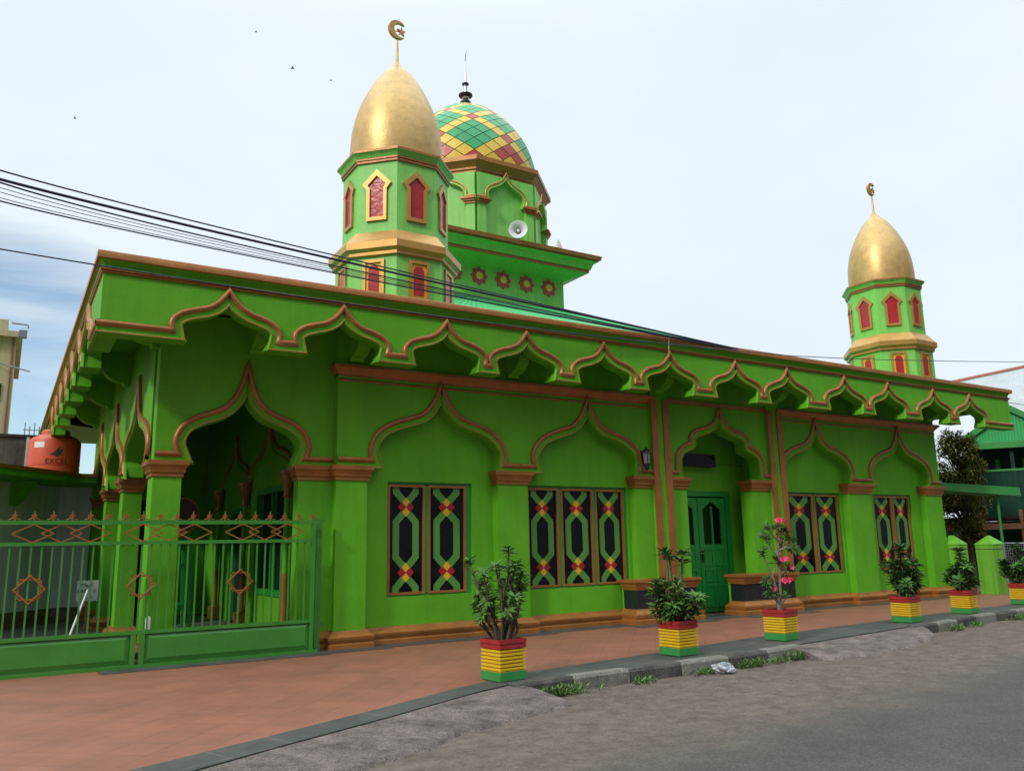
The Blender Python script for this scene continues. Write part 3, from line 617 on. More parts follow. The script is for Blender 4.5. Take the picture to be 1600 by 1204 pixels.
def face_fn(c, ap, ang):
    n = Vector((math.cos(ang), math.sin(ang), 0)); t = Vector((-n.y, n.x, 0)); o = Vector((c[0], c[1], 0))+n*ap
    return lambda a, b, h: tuple(o+t*a+n*h+Vector((0, 0, b)))
DA = 2.66; dc = (TX, TY)
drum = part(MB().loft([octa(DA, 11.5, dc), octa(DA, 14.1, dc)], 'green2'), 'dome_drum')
part(MB().loft([octa(DA-.02, 13.98, dc), octa(DA+.05, 14.0, dc), octa(DA+.05, 14.08, dc), octa(DA+.10, 14.12, dc), octa(DA+.10, 14.18, dc), octa(DA+.26, 14.36, dc), octa(DA+.30, 14.36, dc), octa(DA+.30, 14.52, dc), octa(DA-.2, 14.56, dc)], 'orange'), 'drum_cornice', drum)
DR = [(.80, 13.13), (.82, 13.25), (.79, 13.4), (.68, 13.55), (.5, 13.66), (.32, 13.75), (.18, 13.87), (.09, 13.98), (0, 14.16)]
for i in range(8):
    f = face_fn(dc, DA, PI/4*i); hw = DA*math.tan(PI/8)
    o = arch(DR, 0); inn = inner_line(o, .11, 13.03, .04)
    poly = [(-hw, 13.98), (-hw, 11.6), (-.80, 11.6), (-.80, 13.03)]+[p for p in inn if p[1] > 13.03 or True]+[(.80, 13.03), (.80, 11.6), (hw, 11.6), (hw, 13.98)]
    mb = MB(); mb.prism(poly, 'green2', f, .002, .16); part(mb, 'drum_arch', drum)
    mould([(-hw-.05, 13.13)]+o+[(hw+.05, 13.13)], lambda a, b, h, f=f: f(a, b, h+.16), drum, 'arch_moulding', .75, 'goldtrim', 'green2')
    for s in (-1, 1):
        mb = MB(); x0, x1 = sorted((s*.74, s*(hw+.03)))
        for o_, z0, z1 in ((.0, 12.86, 12.93), (.05, 12.93, 12.99), (.10, 12.99, 13.06)): mb.prism([(x0-o_, z0), (x1, z0), (x1, z1), (x0-o_, z1)] if s > 0 else [(x0, z0), (x1+o_, z0), (x1+o_, z1), (x0, z1)], 'orange', f, .16, .20+o_)
        part(mb, 'drum_capital', drum)
# dome of lozenge tiles
def dome_prof():
    P = [(2.62, 14.5), (2.63, 14.9), (2.58, 15.35), (2.46, 15.8), (2.25, 16.3), (1.86, 16.88), (1.36, 17.40), (.88, 17.75), (.38, 18.01), (.12, 18.1)]
    return crom(P, 12)
DP = dome_prof(); dl = [0]
for a, b in zip(DP, DP[1:]): dl.append(dl[-1]+math.hypot(a[0]-b[0], a[1]-b[1]))
def dpt(s):
    for i in range(len(dl)-1):
        if dl[i+1] >= s: t = (s-dl[i])/(dl[i+1]-dl[i] or 1); return (DP[i][0]+(DP[i+1][0]-DP[i][0])*t, DP[i][1]+(DP[i+1][1]-DP[i][1])*t)
    return DP[-1]
dome = part(MB().lathe([(r-.02, z) for r, z in DP], 'grout', (TX, TY, 0), 64), 'dome', smooth=60)
ND = 24; rows = []; s = 0
rows.append(0)
while True:
    r = dpt(s)[0]; s += max(.05, 2*PI*r/ND*.36)
    if s > dl[-1] or r < .3: break
    rows.append(s)
mb = MB()
def dv_(k, i, sh=0):
    r, z = dpt(rows[k]); return Vector((TX+r*math.cos(2*PI*i/ND), TY+r*math.sin(2*PI*i/ND), z))
OFFS = 2
for k in range(0, len(rows)-1):
    for i in range(ND):
        ii = i+.5*(k % 2)
        w = [dv_(k, ii-.5) if 0 else None]
        lft, rgt = dv_(k, ii-.5), dv_(k, ii+.5); top = dv_(k+1, ii); bot = dv_(k-1, ii) if k else None
        K = k+3; jj = ii-.5; u = int(round(jj+K/2))+OFFS; v = int(round(jj-K/2))+OFFS
        yu, yv = (u % 4 == 0), (v % 4 == 0)
        m_ = 'tile_red' if yu and yv else 'tile_yellow' if (yu or yv) else 'tile_green'
        if K <= 5 and m_ == 'tile_green': m_ = 'tile_yellow'
        w4 = (jj-18) % 4
        if (K == 6 and w4 == 0) or (K == 5 and w4 in (.5, 3.5)): m_ = 'tile_red'
        if k == 0: m_ = 'tile_yellow'
        pts = [bot, rgt, top, lft] if bot else [lft, rgt, top]
        c = sum(pts, Vector())/len(pts); pts = [c+(p-c)*.93 for p in pts]
        mb.add(pts, [tuple(range(len(pts)))], m_)
part(mb, 'dome_tiles', dome)
fin = part(MB().lathe([(.42, 17.98), (.38, 18.05), (.24, 18.12), (.20, 18.16), (.22, 18.20), (.21, 18.27), (.12, 18.33), (.10, 18.40), (.14, 18.46), (.26, 18.52), (.27, 18.57), (.15, 18.62), (.085, 18.66), (.065, 18.92), (.075, 18.97), (.13, 19.0), (.13, 19.05), (.065, 19.1), (.05, 19.3), (.022, 19.95), (.012, 20.0)], 'steel', (TX, TY, 0), 20, mats=['steel']*3+['black']*4+['steel', 'black', 'black', 'black', 'black']+['steel']*2+['black']*3+['steel']*3), 'finial', dome, 40)
part(MB().tube([(TX, TY, 19.98), (TX+.01, TY, 20.25), (TX+.06, TY, 20.5)], [.014, .012, .005], 'black', 6), 'finial_spike', dome)
# --- minarets
def minaret(cx, cy, faces):
    c = (cx, cy); A = .95; B = 1.06
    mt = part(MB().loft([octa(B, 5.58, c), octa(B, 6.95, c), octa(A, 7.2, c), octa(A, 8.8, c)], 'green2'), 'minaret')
    part(MB().loft([octa(B-.02, 6.84, c), octa(B+.06, 6.86, c), octa(B+.06, 6.92, c), octa(B+.13, 6.97, c), octa(B+.13, 7.10, c), octa(B+.10, 7.13, c), octa(A+.03, 7.36, c), octa(A-.02, 7.38, c)], 'goldtrim'), 'minaret_skirt', mt)
    part(MB().loft([octa(A-.02, 8.74, c), octa(A+.035, 8.75, c), octa(A+.035, 8.785, c), octa(A+.015, 8.79, c), octa(A+.05, 8.80, c), octa(A+.05, 8.83, c), octa(A+.04, 8.84, c), octa(A+.06, 8.88, c), octa(A+.10, 8.93, c), octa(A+.12, 8.935, c), octa(A+.12, 8.98, c), octa(A-.1, 9.0, c)], 'orange', mats=['orange']*6+['green2', 'green2', 'green2', 'orange', 'goldtrim']), 'minaret_cornice', mt)
    pf = crom([(.91, 8.98), (.92, 9.28), (.905, 9.58), (.865, 9.87), (.79, 10.17), (.675, 10.46), (.525, 10.76), (.34, 11.05), (.2, 11.2), (.13, 11.25)], 5)
    dm = part(MB().lathe(pf, 'gold', (cx, cy, 0), 48), 'minaret_dome', mt, 60)
    part(MB().lathe([(.23, 11.10), (.24, 11.14), (.22, 11.17), (.1, 11.31), (.035, 11.42), (.022, 11.9), (.018, 11.98)], 'gold', (cx, cy, 0), 16), 'finial', mt, 30)
    # crescent and star, facing the street and a little to the left
    nrm_ = Vector((.07, -1, 0)).normalized(); t = Vector((-nrm_.y, nrm_.x, 0)); t = t if t.x > 0 else -t; o = Vector((cx, cy, 12.17))
    f = lambda a, b, h: tuple(o+t*a+nrm_*h+Vector((0, 0, b)))
    P = []; R1, R2, off = .205, .158, .07
    a0 = math.radians(42)
    for i in range(29): a = a0+(2*PI-2*a0)*i/28; P.append((R1*math.cos(a), R1*math.sin(a)))
    e0 = math.atan2(P[0][1], P[0][0]-off)
    for i in range(25): a = (2*PI-e0)-(2*PI-2*e0)*i/24; P.append((off+R2*math.cos(a), R2*math.sin(a)))
    mb = MB(); mb.prism(P, 'goldtrim', f, -.035, .035)
    sp = [(.09+(.105 if i % 2 == 0 else .042)*math.sin(PI/5*i), -.01+(.105 if i % 2 == 0 else .042)*math.cos(PI/5*i)) for i in range(10)]
    mb.prism(sp, 'goldtrim', f, -.022, .022); mb.tube([f(-.12, -.05, 0), f(.05, -.02, 0)], .012, 'goldtrim', 5); part(mb, 'crescent', mt)
    up_o = [(-.2, 7.58), (.2, 7.58), (.2, 8.2), (.285, 8.31), (0, 8.6), (-.285, 8.31), (-.2, 8.2)]
    up_i = [(-.135, 7.65), (.135, 7.65), (.135, 8.22), (.18, 8.29), (0, 8.47), (-.18, 8.29), (-.135, 8.22)]
    lo_o = [(-.21, 6.02), (.21, 6.02), (.21, 6.78), (-.21, 6.78)]; lo_i = [(-.15, 6.08), (.15, 6.08), (.15, 6.72), (-.15, 6.72)]
    lo_p = [(-.10, 6.12), (.10, 6.12), (.10, 6.60), (.06, 6.67), (-.06, 6.67), (-.10, 6.60)]
    for i in faces:
        g = face_fn(c, A, PI/4*i); q = face_fn(c, B, PI/4*i)
        part(MB().ring(up_o, up_i, 'goldtrim', g, -.01, .045), 'panel_frame', mt); part(MB().prism(up_i, 'red', g, 0, .012), 'panel', mt)
        part(MB().ring(lo_o, lo_i, 'goldtrim', q, -.01, .04), 'panel_frame', mt); part(MB().prism(lo_i, 'yellow', q, 0, .010), 'panel_field', mt); part(MB().prism(lo_p, 'red', q, 0, .022), 'panel', mt)
    return mt
minaret(6.12, .6, range(8)); minaret(21.93, .6, range(8))

# ------------------------------------------------------------------ things fixed to the mosque
def loudspeaker(loc, dirv, label):
    t = empty('loudspeaker', loc); tag(t, label, 'loudspeaker', 'horn loudspeakers on the tower ledge')
    d = Vector(dirv).normalized(); q = d.to_track_quat('Z', 'Y').to_matrix()
    def L2(prof, m, n=28):
        mb = MB(); mb.lathe(prof, m, n=n, cap=False); mb.v = [tuple(q @ Vector(p)+Vector((0, 0, .34))) for p in mb.v]; return mb
    part(L2([(.05, -.18), (.06, -.1), (.075, 0), (.11, .1), (.18, .19), (.30, .25), (.315, .25), (.32, .235), (.19, .17), (.12, .085), (.085, 0), (.06, -.1)], 'grey_white'), 'horn', t, 50)
    part(L2([(.0, -.36), (.09, -.36), (.10, -.33), (.10, -.2), (.05, -.16), (.0, -.15)], 'grey_white'), 'driver', t, 40)
    part(L2([(0, .06), (.05, .06), (.055, .15), (.03, .17), (0, .17)], 'grey_white', 14), 'phase_plug', t, 40)
    part(MB().box(-.03, .03, -.03, .03, 0, .28, 'steel').box(-.12, .12, -.06, .06, 0, .015, 'steel'), 'bracket', t)
loudspeaker((13.86, 8.2, 11.55), (-.75, -1, .05), 'pale horn loudspeaker facing the street in front of the arched drum face')
loudspeaker((15.75, 8.9, 11.50), (.9, -.45, .2), 'pale horn loudspeaker turned right, near the right end of the tower ledge')
def lantern():
    t = empty('wall_lantern', (11.62, -.005, 3.36)); tag(t, 'small black hexagonal wall lantern beside the trim strips left of the door', 'lantern')
    mb = MB(); mb.box(-.06, .06, -.02, .0, -.05, .22, 'black'); mb.tube([(0, -.01, .1), (0, -.1, .18), (0, -.17, .14)], .012, 'black', 6); part(mb, 'arm', t)
    hx = lambda r, z: [(r*math.cos(PI/3*i), -.17+r*math.sin(PI/3*i), z) for i in range(6)]
    part(MB().loft([hx(.03, -.22), hx(.075, -.1), hx(.08, -.08)], 'black'), 'lamp_base', t); part(MB().loft([hx(.072, -.08), hx(.095, .14)], 'grill'), 'lamp_glass', t)
    part(MB().loft([hx(.12, .14), hx(.11, .17), hx(.04, .24), hx(.01, .28)], 'black'), 'lamp_cap', t)
    mb = MB()
    for a, b in zip(hx(.08, -.08), hx(.103, .14)): mb.tube([a, b], .008, 'black', 4)
    part(mb, 'lamp_rib', t)
lantern()
t = tag(empty('message_board', (13.85, .6, 3.36)), 'dark blank electronic message board above the green door', 'message board')
part(MB().box(-.62, .62, 0, .09, 0, .31, 'black'), 'casing', t); part(MB().box(-.58, .58, -.004, .0, .04, .27, 'glass'), 'screen', t)
part(MB().tube([(.62, .06, .1), (1.68, .13, .08)], .006, 'black', 4), 'cable', t)
# bedug drum inside the porch
t = tag(empty('prayer_drum', (3.02, 4.6, 1.92)), 'dark red barrel drum lying on a green stand inside the porch', 'drum')
mb = MB(); mb.lathe([(0, -.55), (.34, -.55), (.42, -.2), (.43, 0), (.42, .2), (.34, .55), (0, .55)], 'drumwood', n=28); R_ = Matrix.Rotation(PI/2, 3, 'X') ; mb.v = [tuple(R_ @ Vector(p)+Vector((0, 0, .42))) for p in mb.v]; part(mb, 'shell', t, 40)
mb = MB(); mb.lathe([(.33, .54), (.37, .54), (.37, .57), (.33, .57)], 'wood', n=28, cap=False); mb.v = [tuple(R_ @ Vector(p)+Vector((0, 0, .42))) for p in mb.v]; part(mb, 'hoop', t)
t = tag(empty('drum_stand', (3.02, 4.6, .006)), 'green wooden frame carrying the prayer drum in the porch', 'stand')
for sx in (-1, 1):
    for sy in (-1, 1): part(MB().tube([(sx*.32, sy*.38, 0), (sx*.24, sy*.34, 1.94)], .045, 'door_green', 4), 'leg', t)
for z in (.5, 1.3): part(MB().box(-.3, .3, -.42, -.36, z, z+.09, 'door_green'), 'rail', t); part(MB().box(-.3, .3, .36, .42, z, z+.09, 'door_green'), 'rail', t)

# ------------------------------------------------------------------ sliding gate
gt = tag(empty('sliding_gate', (0, -.2, 0)), 'green iron sliding gate with orange spear heads, diamonds and stars', 'gate')
def bar(mb, x0, x1, z0, z1, m='gate_green', y=.02): mb.box(x0, x1, -y, y, z0, z1, m)
GX0, GX1 = -1.4, 4.36
for z0, z1 in ((2.03, 2.09), (1.74, 1.79), (.47, .52), (.0, .05)):
    mb = MB(); bar(mb, GX0, GX1+(.12 if z0 > 2 else .1 if z0 < .1 else 0), z0, z1, y=.026); part(mb, 'rail', gt)
for x in (GX0+.03, GX1): 
    mb = MB(); bar(mb, x-.03, x+.03, .052, 2.028, y=.024); part(mb, 'stile', gt)
for x in (1.74, 1.86):
    mb = MB(); bar(mb, x-.035, x+.035, .052, .468, y=.024); part(mb, 'stile', gt)
for a, b in ((GX0+.06, 1.705), (1.895, GX1-.03)):
    mb = MB(); mb.loft([[(a, y, .055), (b, y, .055), (b, y, .465), (a, y, .465)] for y in (.012,)]+[[(a+.07, y, .125), (b-.07, y, .125), (b-.07, y, .41), (a+.07, y, .41)] for y in (-.012, -.013)], 'gate_green'); part(mb, 'panel', gt)
stars_x = (-.98, .39, 1.80, 3.21)
x = GX0+.1; xs = []
while x < GX1-.06: xs.append(x); x += .1285
for x in xs:
    mb = MB(); hit = [s for s in stars_x if abs(x-s) < .015]
    if hit: mb.box(x-.012, x+.012, -.012, .012, .522, .98, 'gate_green').box(x-.012, x+.012, -.012, .012, 1.32, 1.738, 'gate_green')
    else: mb.box(x-.012, x+.012, -.012, .012, .522, 1.738, 'gate_green')
    part(mb, 'bar', gt)
def sq(mb, c, r, ang, y):
    P = [Vector((c[0]+r*math.cos(ang+PI/2*i), y, c[1]+r*math.sin(ang+PI/2*i))) for i in range(5)]
    for a, b in zip(P, P[1:]): 
        d = (b-a).normalized()*.012; mb.tube([a-d, b+d], .0135, 'orange', 4)
for s in stars_x:
    mb = MB(); sq(mb, (s, 1.155), .188, 0, -.02); sq(mb, (s, 1.155), .188, PI/4, -.005); part(mb, 'star_ornament', gt)
for c0 in (-1.0, .375, 1.785, 3.205) if 0 else (.375-1.41, .375, 1.785, 3.215):
    for j, dx in enumerate((0, .355, .71)):
        c = c0+dx+.0; y = -.018 if j != 1 else -.002
        mb = MB(); P = [Vector((c-.255, y, 1.91)), Vector((c, y, 1.785)), Vector((c+.255, y, 1.91)), Vector((c, y, 2.035)), Vector((c-.255, y, 1.91))]
        for a, b in zip(P, P[1:]): mb.tube([a, b], .0125, 'orange', 4)
        part(mb, 'diamond_ornament', gt)
sp0 = None
for i in range(-6, 19):
    x = .14+.2335*i
    if x > GX1+.03 or x < GX0: continue
    if sp0 is None:
        mb = MB(); mb.prism([(-.012, 2.09), (.012, 2.09), (.012, 2.135), (.035, 2.16), (.014, 2.172), (0, 2.235), (-.014, 2.172), (-.035, 2.16), (-.012, 2.135)], 'orange', FX(0), -.008, .008)
        for s in (-1, 1): mb.tube([(s*.075, 0, 2.098), (s*.06, 0, 2.105), (s*.025, 0, 2.118), (s*.018, 0, 2.145), (s*.04, 0, 2.165)], .007, 'orange', 5)
        sp0 = part(mb, 'spear_head', gt); sp0.location.x = x
    else:
        o = sp0.copy(); COL.objects.link(o); o.parent = gt; o.location.x = x
t = tag(empty('gate_post', (4.49, -.06, 0)), 'green steel gate post bolted beside the corner pilaster', 'gate post')
part(MB().box(-.045, .045, -.05, .05, 0, 2.07, 'gate_green'), 'post', t); part(MB().box(-.09, .09, -.06, .06, 2.07, 2.11, 'gate_green'), 'cap', t); part(MB().box(-.02, .11, -.03, .03, .38, .46, 'gate_green'), 'hinge', t)
t = tag(empty('bottle', (1.93, -.165, .525)), 'small white plastic bottle standing behind the gate rail', 'bottle')
part(MB().lathe([(0, 0), (.035, 0), (.037, .01), (.037, .15), (.03, .17), (.014, .19), (.014, .2)], 'white', n=16), 'body', t, 40); part(MB().lathe([(0, .195), (.018, .195), (.018, .225), (0, .226)], 'gate_green', n=12), 'cap', t)
t = tag(MB().tube([(1.05, 2.6, .02), (1.38, 3.0, 1.0)], .022, 'pvc', 10).build('leaning_pipe', smooth=50), 'white plastic pipe leaning behind the gate', 'pipe')
# hand-lettered notice on the neighbour wall
def text_mesh(body, size, depth=.001):
    cu = bpy.data.curves.new('lettering', 'FONT'); cu.body = body; cu.size = size; cu.align_x = 'CENTER'; cu.extrude = depth; cu.resolution_u = 2
    ob = bpy.data.objects.new('lettering', cu); COL.objects.link(ob); dg = bpy.context.evaluated_depsgraph_get(); me = bpy.data.meshes.new_from_object(ob.evaluated_get(dg)); bpy.data.objects.remove(ob)
    return me
def letters(body, size, fn, name, parent, m='ink'):
    me = text_mesh(body, size)
    for v in me.vertices: v.co = Vector(fn(v.co.x, v.co.y, v.co.z))
    me.materials.clear(); me.materials.append(M[m]); o = bpy.data.objects.new(name, me); COL.objects.link(o); o.parent = parent; return o
t = tag(empty('notice_sign', (1.64, 6.2, .66)), 'small white hand-lettered notice board behind the gate', 'sign')
part(MB().box(-.2, .2, 0, .015, 0, .42, 'grey_white'), 'board', t)
for body, z, s in (('Maaf', .29, .115), ('AREA V', .165, .11), ('DILA', .045, .11)):
    letters(body, s, lambda a, b, h, z=z: (a-.02, -.004-h, z+b), 'lettering', t)
part(MB().box(-.02, .02, .016, .04, -.6, .4, 'wood'), 'stake', t)

# ------------------------------------------------------------------ neighbours on the left
nb = tag(empty('neighbour_house', (0, 0, 0)), 'low grey-white house with green canopy behind the gate', 'house')
foot = [(-6, .9), (1.15, 9.85), (1.9, 9.85), (1.9, 15), (-9, 15)]
part(MB().prism(foot, 'plaster', lambda a, b, h: (a, b, h), 3.3, 0), 'wall', nb)
def off_foot(d): return [(-6-d*.2, .9-d*1.6), (1.15+d*.48, 9.85-d), (1.9+0, 9.85-d), (1.9, 15), (-9, 15)]
part(MB().loft([[(a, b, z) for a, b in off_foot(d)] for d, z in ((.012, 0), (.012, .36))], 'stonewall'), 'stone_plinth', nb)
part(MB().loft([[(a, b, z) for a, b in off_foot(d)] for d, z in ((.1, 3.28), (.72, 3.34), (.74, 3.36), (.74, 3.47), (.80, 3.48), (.82, 3.56), (.6, 3.58))], 'green', mats=['green', 'green', 'green', 'orange', 'orange', 'orange']), 'canopy', nb)
for fx in (.60, .28):
    p = Vector((1.15, 9.85, 0)).lerp(Vector((-6, .9, 0)), 1-fx if fx > .5 else .14); d = Vector((.78, -.625, 0)); s = Vector((.625, .78, 0))
    part(MB().prism([(0, 2.75), (.08, 2.75), (.5, 3.18), (.5, 3.3), (0, 3.3)], 'green', lambda a, b, h, p=p: tuple(p+d*a+s*h+Vector((0, 0, b))), -.1, .1), 'canopy_bracket', nb)
tk = tag(empty('water_tank', (1.02, 11.3, 3.585)), 'orange plastic water tank on the flat roof beside the mosque', 'water tank')
part(MB().lathe([(0, 0), (.58, 0), (.62, .03), (.62, .3), (.605, .31), (.605, .33), (.62, .34), (.62, .95), (.6, 1.02), (.5, 1.1), (.34, 1.17), (.30, 1.18)], 'tank', n=40), 'body', tk, 35)
part(MB().lathe([(.30, 1.16), (.34, 1.17), (.34, 1.25), (.31, 1.29), (0, 1.30)], 'tank', n=28), 'lid', tk, 35)
cyl = lambda ang0, R: (lambda a, b, h: (R*math.cos(ang0+a/R), R*math.sin(ang0+a/R), b))
cy_ = cyl(math.radians(-86), .624); letters('EXCEL', .19, lambda a, b, h: cy_(a, b+.36, h), 'lettering', tk)
mb = MB(); c0_ = cyl(math.radians(-88), .624); c_ = lambda a, b, h: c0_(a, b+.17, h)
for pts in ([(-.16, .42), (-.06, .40), (.02, .36), (.1, .42), (.17, .6), (.1, .55), (.02, .52), (-.05, .5)], [(-.05, .47), (.0, .57), (.1, .66), (.06, .54)]):
    mb.add([c_(a, b, 0) for a, b in pts], [tuple(range(len(pts)))], 'ink')
part(mb, 'emblem', tk)
c2_ = cyl(math.radians(-128), .624); mb = MB(); nq = 6
mb.add([c2_(-.14+.28*i/nq, b, 0) for i in range(nq+1) for b in (.78, .93)], [(2*i, 2*i+2, 2*i+3, 2*i+1) for i in range(nq)], 'white'); part(mb, 'sticker', tk)
t = tag(empty('weathered_wall', (0, 16, 0)), 'dark weathered wall with a zinc coping behind the orange tank', 'wall')
part(MB().box(-3, 1.15, 0, .25, 0, 5.25, 'dirtywall'), 'wall', t); part(MB().box(-3, 1.15, -.05, .3, 5.25, 5.33, 'darkroof'), 'coping', t)
mb = MB()
for i in range(6): mb.tube([(.35+.13*i, .1, 5.33), (.35+.13*i, .1, 5.62+(.1 if i % 2 == 0 else 0))], .012, 'black', 5)
mb.tube([(.3, .1, 5.5), (1.1, .1, 5.5)], .012, 'black', 5); part(mb, 'iron_spikes', t)
part(MB().box(.42, .5, -.06, -.003, 4.2, 5.25, 'plaster'), 'downpipe', t)
cb = tag(empty('cream_building', (-.12, 20, 0)), 'tall cream building with a flat roof at the far left', 'building')
part(MB().box(-6, 0, 0, 8, 0, 9.3, 'cream'), 'wall', cb); part(MB().box(-6.2, .18, -.25, 8, 9.3, 9.5, 'cream').box(-6.2, -.3, -.2, 8, 9.5, 9.9, 'cream'), 'roof_edge', cb)
part(MB().box(-.12, -.06, -.08, -.002, 4, 9.3, 'wood'), 'corner_trim', cb); part(MB().box(-.7, -.32, -.03, -.002, 7.0, 7.6, 'black'), 'window', cb)
part(MB().box(.05, .3, -.55, -.26, 9.25, 9.5, 'grill'), 'gutter_box', cb); part(MB().tube([(-.2, -.4, 9.75), (.3, -.45, 9.72), (.32, -.45, 9.6)], .03, 'grill', 6), 'pipe', cb)
tag(MB().tube([(-.9, 20.02, 8.42), (.36, 19, 7.93)], .028, 'grill', 6).build('iron_rod'), 'thin iron rod sticking out past the cream building', 'rod')
t = tag(empty('shed_roof', (0, 0, 0)), 'dark sheet roof on timber posts behind the porch', 'shed')
part(MB().add([(1.35, 12.6, 5.25), (4.4, 12.2, 4.85), (4.4, 15.2, 5.6), (1.35, 15.6, 6.0), (1.35, 12.6, 5.33), (4.4, 12.2, 4.93), (4.4, 15.2, 5.68), (1.35, 15.6, 6.08)], [(0, 1, 2, 3), (4, 5, 6, 7), (0, 1, 5, 4), (1, 2, 6, 5), (2, 3, 7, 6), (3, 0, 4, 7)], 'darkroof'), 'roof_sheet', t)
for x, y in ((1.45, 15.4), (4.3, 15.1), (4.3, 12.4)): part(MB().box(x-.05, x+.05, y-.05, y+.05, 0, 5.2, 'wood'), 'post', t)

# ------------------------------------------------------------------ neighbours on the right
def fence_post(x0, x1, y0, y1, h, label):
    t = tag(empty('fence_post', ((x0+x1)/2, (y0+y1)/2, 0)), label, 'fence post', 'green masonry posts right of the mosque'); w, d = (x1-x0)/2, (y1-y0)/2
    part(MB().rect_mould(-w, w, -d, d, [(0, 0), (0, h-.02), (.012, h-.02), (.012, h), (-.02, h+.03), (-min(w, d)*.98, h+.24)], 'postgreen'), 'pillar', t)
    part(MB().rect_mould(-w, w, -d, d, [(.004, h-.15), (.008, h-.145), (.008, h-.135), (.004, h-.13)], 'dirtywall'), 'groove', t)
fence_post(22.74, 23.2, -.28, .3, 1.42, 'green masonry post touching the mosque corner'); fence_post(24.1, 24.72, -.5, 0, 1.40, 'green masonry post standing apart, nearer the street end')
cn = tag(empty('side_canopy', (0, 0, 0)), 'small green sheet canopy on a slim post beside the mosque', 'canopy')
part(MB().add([(22.75, .35, 3.2), (26.3, -.35, 3.06), (26.9, 1.2, 3.12), (22.75, 1.8, 3.28), (22.75, .33, 2.98), (26.3, -.37, 2.80), (26.9, 1.2, 2.9), (22.75, 1.8, 3.05)], [(0, 1, 2, 3), (4, 5, 6, 7), (0, 1, 5, 4), (1, 2, 6, 5), (2, 3, 7, 6), (3, 0, 4, 7)], 'housegreen'), 'roof_sheet', cn)
part(MB().tube([(25.75, .1, 0), (25.65, .0, 2.86)], .04, 'housegreen', 8), 'post', cn)
def leaf_quad(mb, p, d, up_, l, w, m):
    d = d.normalized(); s = d.cross(up_); s = s.normalized() if s.length > 1e-4 else Vector((1, 0, 0)); nrm_ = s.cross(d)
    a = p; b = p+d*l*.5+s*w*.5+nrm_*l*.06; c = p+d*l-nrm_*l*.12; e_ = p+d*l*.5-s*w*.5+nrm_*l*.06; mid = p+d*l*.55-nrm_*w*.12
    o = len(mb.v); mb.v += [tuple(q) for q in (a, b, c, e_, mid)]; k = mb.mi(m); mb.f += [[o, o+1, o+4], [o+1, o+2, o+4], [o+2, o+3, o+4], [o+3, o, o+4]]; mb.m += [k]*4
def rv(r): return Vector((r.gauss(0, 1), r.gauss(0, 1), r.gauss(0, 1))).normalized()
def tree(loc, label):
    r = random.Random(11); t = tag(empty('tree', loc), label, 'tree'); tb = MB(); lf = MB()
    tb.tube([(0, 0, 0), (.05, 0, .9), (-.03, .05, 1.8), (.05, 0, 2.8), (.02, 0, 3.7)], [.13, .11, .09, .06, .02], 'stem', 8)
    for i in range(130):
        z = r.uniform(1.3, 5.0); rad = .72*math.sqrt(max(.05, 1-((z-3.2)/2.1)**2)); a = r.uniform(0, 2*PI); q = rad*math.sqrt(r.random())
        if 2.35 < z < 2.6 and r.random() < .6: continue
        c = Vector((q*math.cos(a), q*math.sin(a), z)); tb.tube([(0, 0, min(z*.75, 3.6)), tuple(c*.6+Vector((0, 0, z*.33))), tuple(c)], [.03, .018, .005], 'stem', 4)
        for k in range(70):
            d = rv(r); p = c+d*r.uniform(.02, .24); leaf_quad(lf, p, (d+Vector((0, 0, -.3))+rv(r)*.6), Vector((0, 0, 1)), r.uniform(.10, .17), r.uniform(.05, .075), 'tree_leaf')
    part(tb, 'trunk', t, 60); part(lf, 'crown', t)
tree((27.25, 1.95, 0), 'bushy olive-green tree between the mosque and the green house')
# green stilt house
Q = Vector((32.4, 2.7, 0)); U = Vector((.53, -.85, 0)); V = Vector((.85, .53, 0))
def hp(a, b, z): return tuple(Q+U*a+V*b+Vector((0, 0, z)))
def hbox(mb, a0, a1, b0, b1, z0, z1, m): return mb.add([hp(a, b, z) for z in (z0, z1) for b in (b0, b1) for a in (a0, a1)], [(0, 2, 3, 1), (4, 5, 7, 6), (0, 1, 5, 4), (2, 6, 7, 3), (0, 4, 6, 2), (1, 3, 7, 5)], m)
hs = tag(empty('stilt_house', tuple(Q)), 'green timber house on stilts with a gabled porch right of the mosque', 'house')
inv = Matrix.Translation(-Q)
def hpart(mb, name): 
    mb.v = [tuple(Vector(p)-Q) for p in mb.v]; return part(mb, name, hs)
mb = MB()
for s in (-1, 1): mb.add([hp(0, -.3, 6.45), hp(s*1.75, -.3, 5.25), hp(s*1.75, 5, 5.25), hp(0, 5, 6.45), hp(0, -.3, 6.33), hp(s*1.75, -.3, 5.13), hp(s*1.75, 5, 5.13), hp(0, 5, 6.33)], [(0, 1, 2, 3), (4, 5, 6, 7), (0, 1, 5, 4), (1, 2, 6, 5), (2, 3, 7, 6), (3, 0, 4, 7)], 'roof_green')
hpart(mb, 'roof')
mb = MB()
for s in (-1, 1): mb.add([hp(0, -.34, 6.5), hp(s*1.8, -.34, 5.3), hp(s*1.8, -.34, 5.05), hp(0, -.34, 6.25), hp(0, -.305, 6.5), hp(s*1.8, -.305, 5.3), hp(s*1.8, -.305, 5.05), hp(0, -.305, 6.25)], [(0, 1, 2, 3), (4, 5, 6, 7), (0, 1, 5, 4), (2, 3, 7, 6)], 'housegreen')
hbox(mb, -1.75, 1.75, -.33, -.25, 4.88, 5.12, 'housegreen'); hpart(mb, 'fascia_board')
mb = MB(); vs = []
n_ = 60
for i in range(n_+1):
    a = -1.6+3.2*i/n_; h = .02 if i % 2 else 0; vs += [hp(a, -.2-h, 5.12), hp(a, -.2-h, max(5.13, 6.25-abs(a)*.69))]
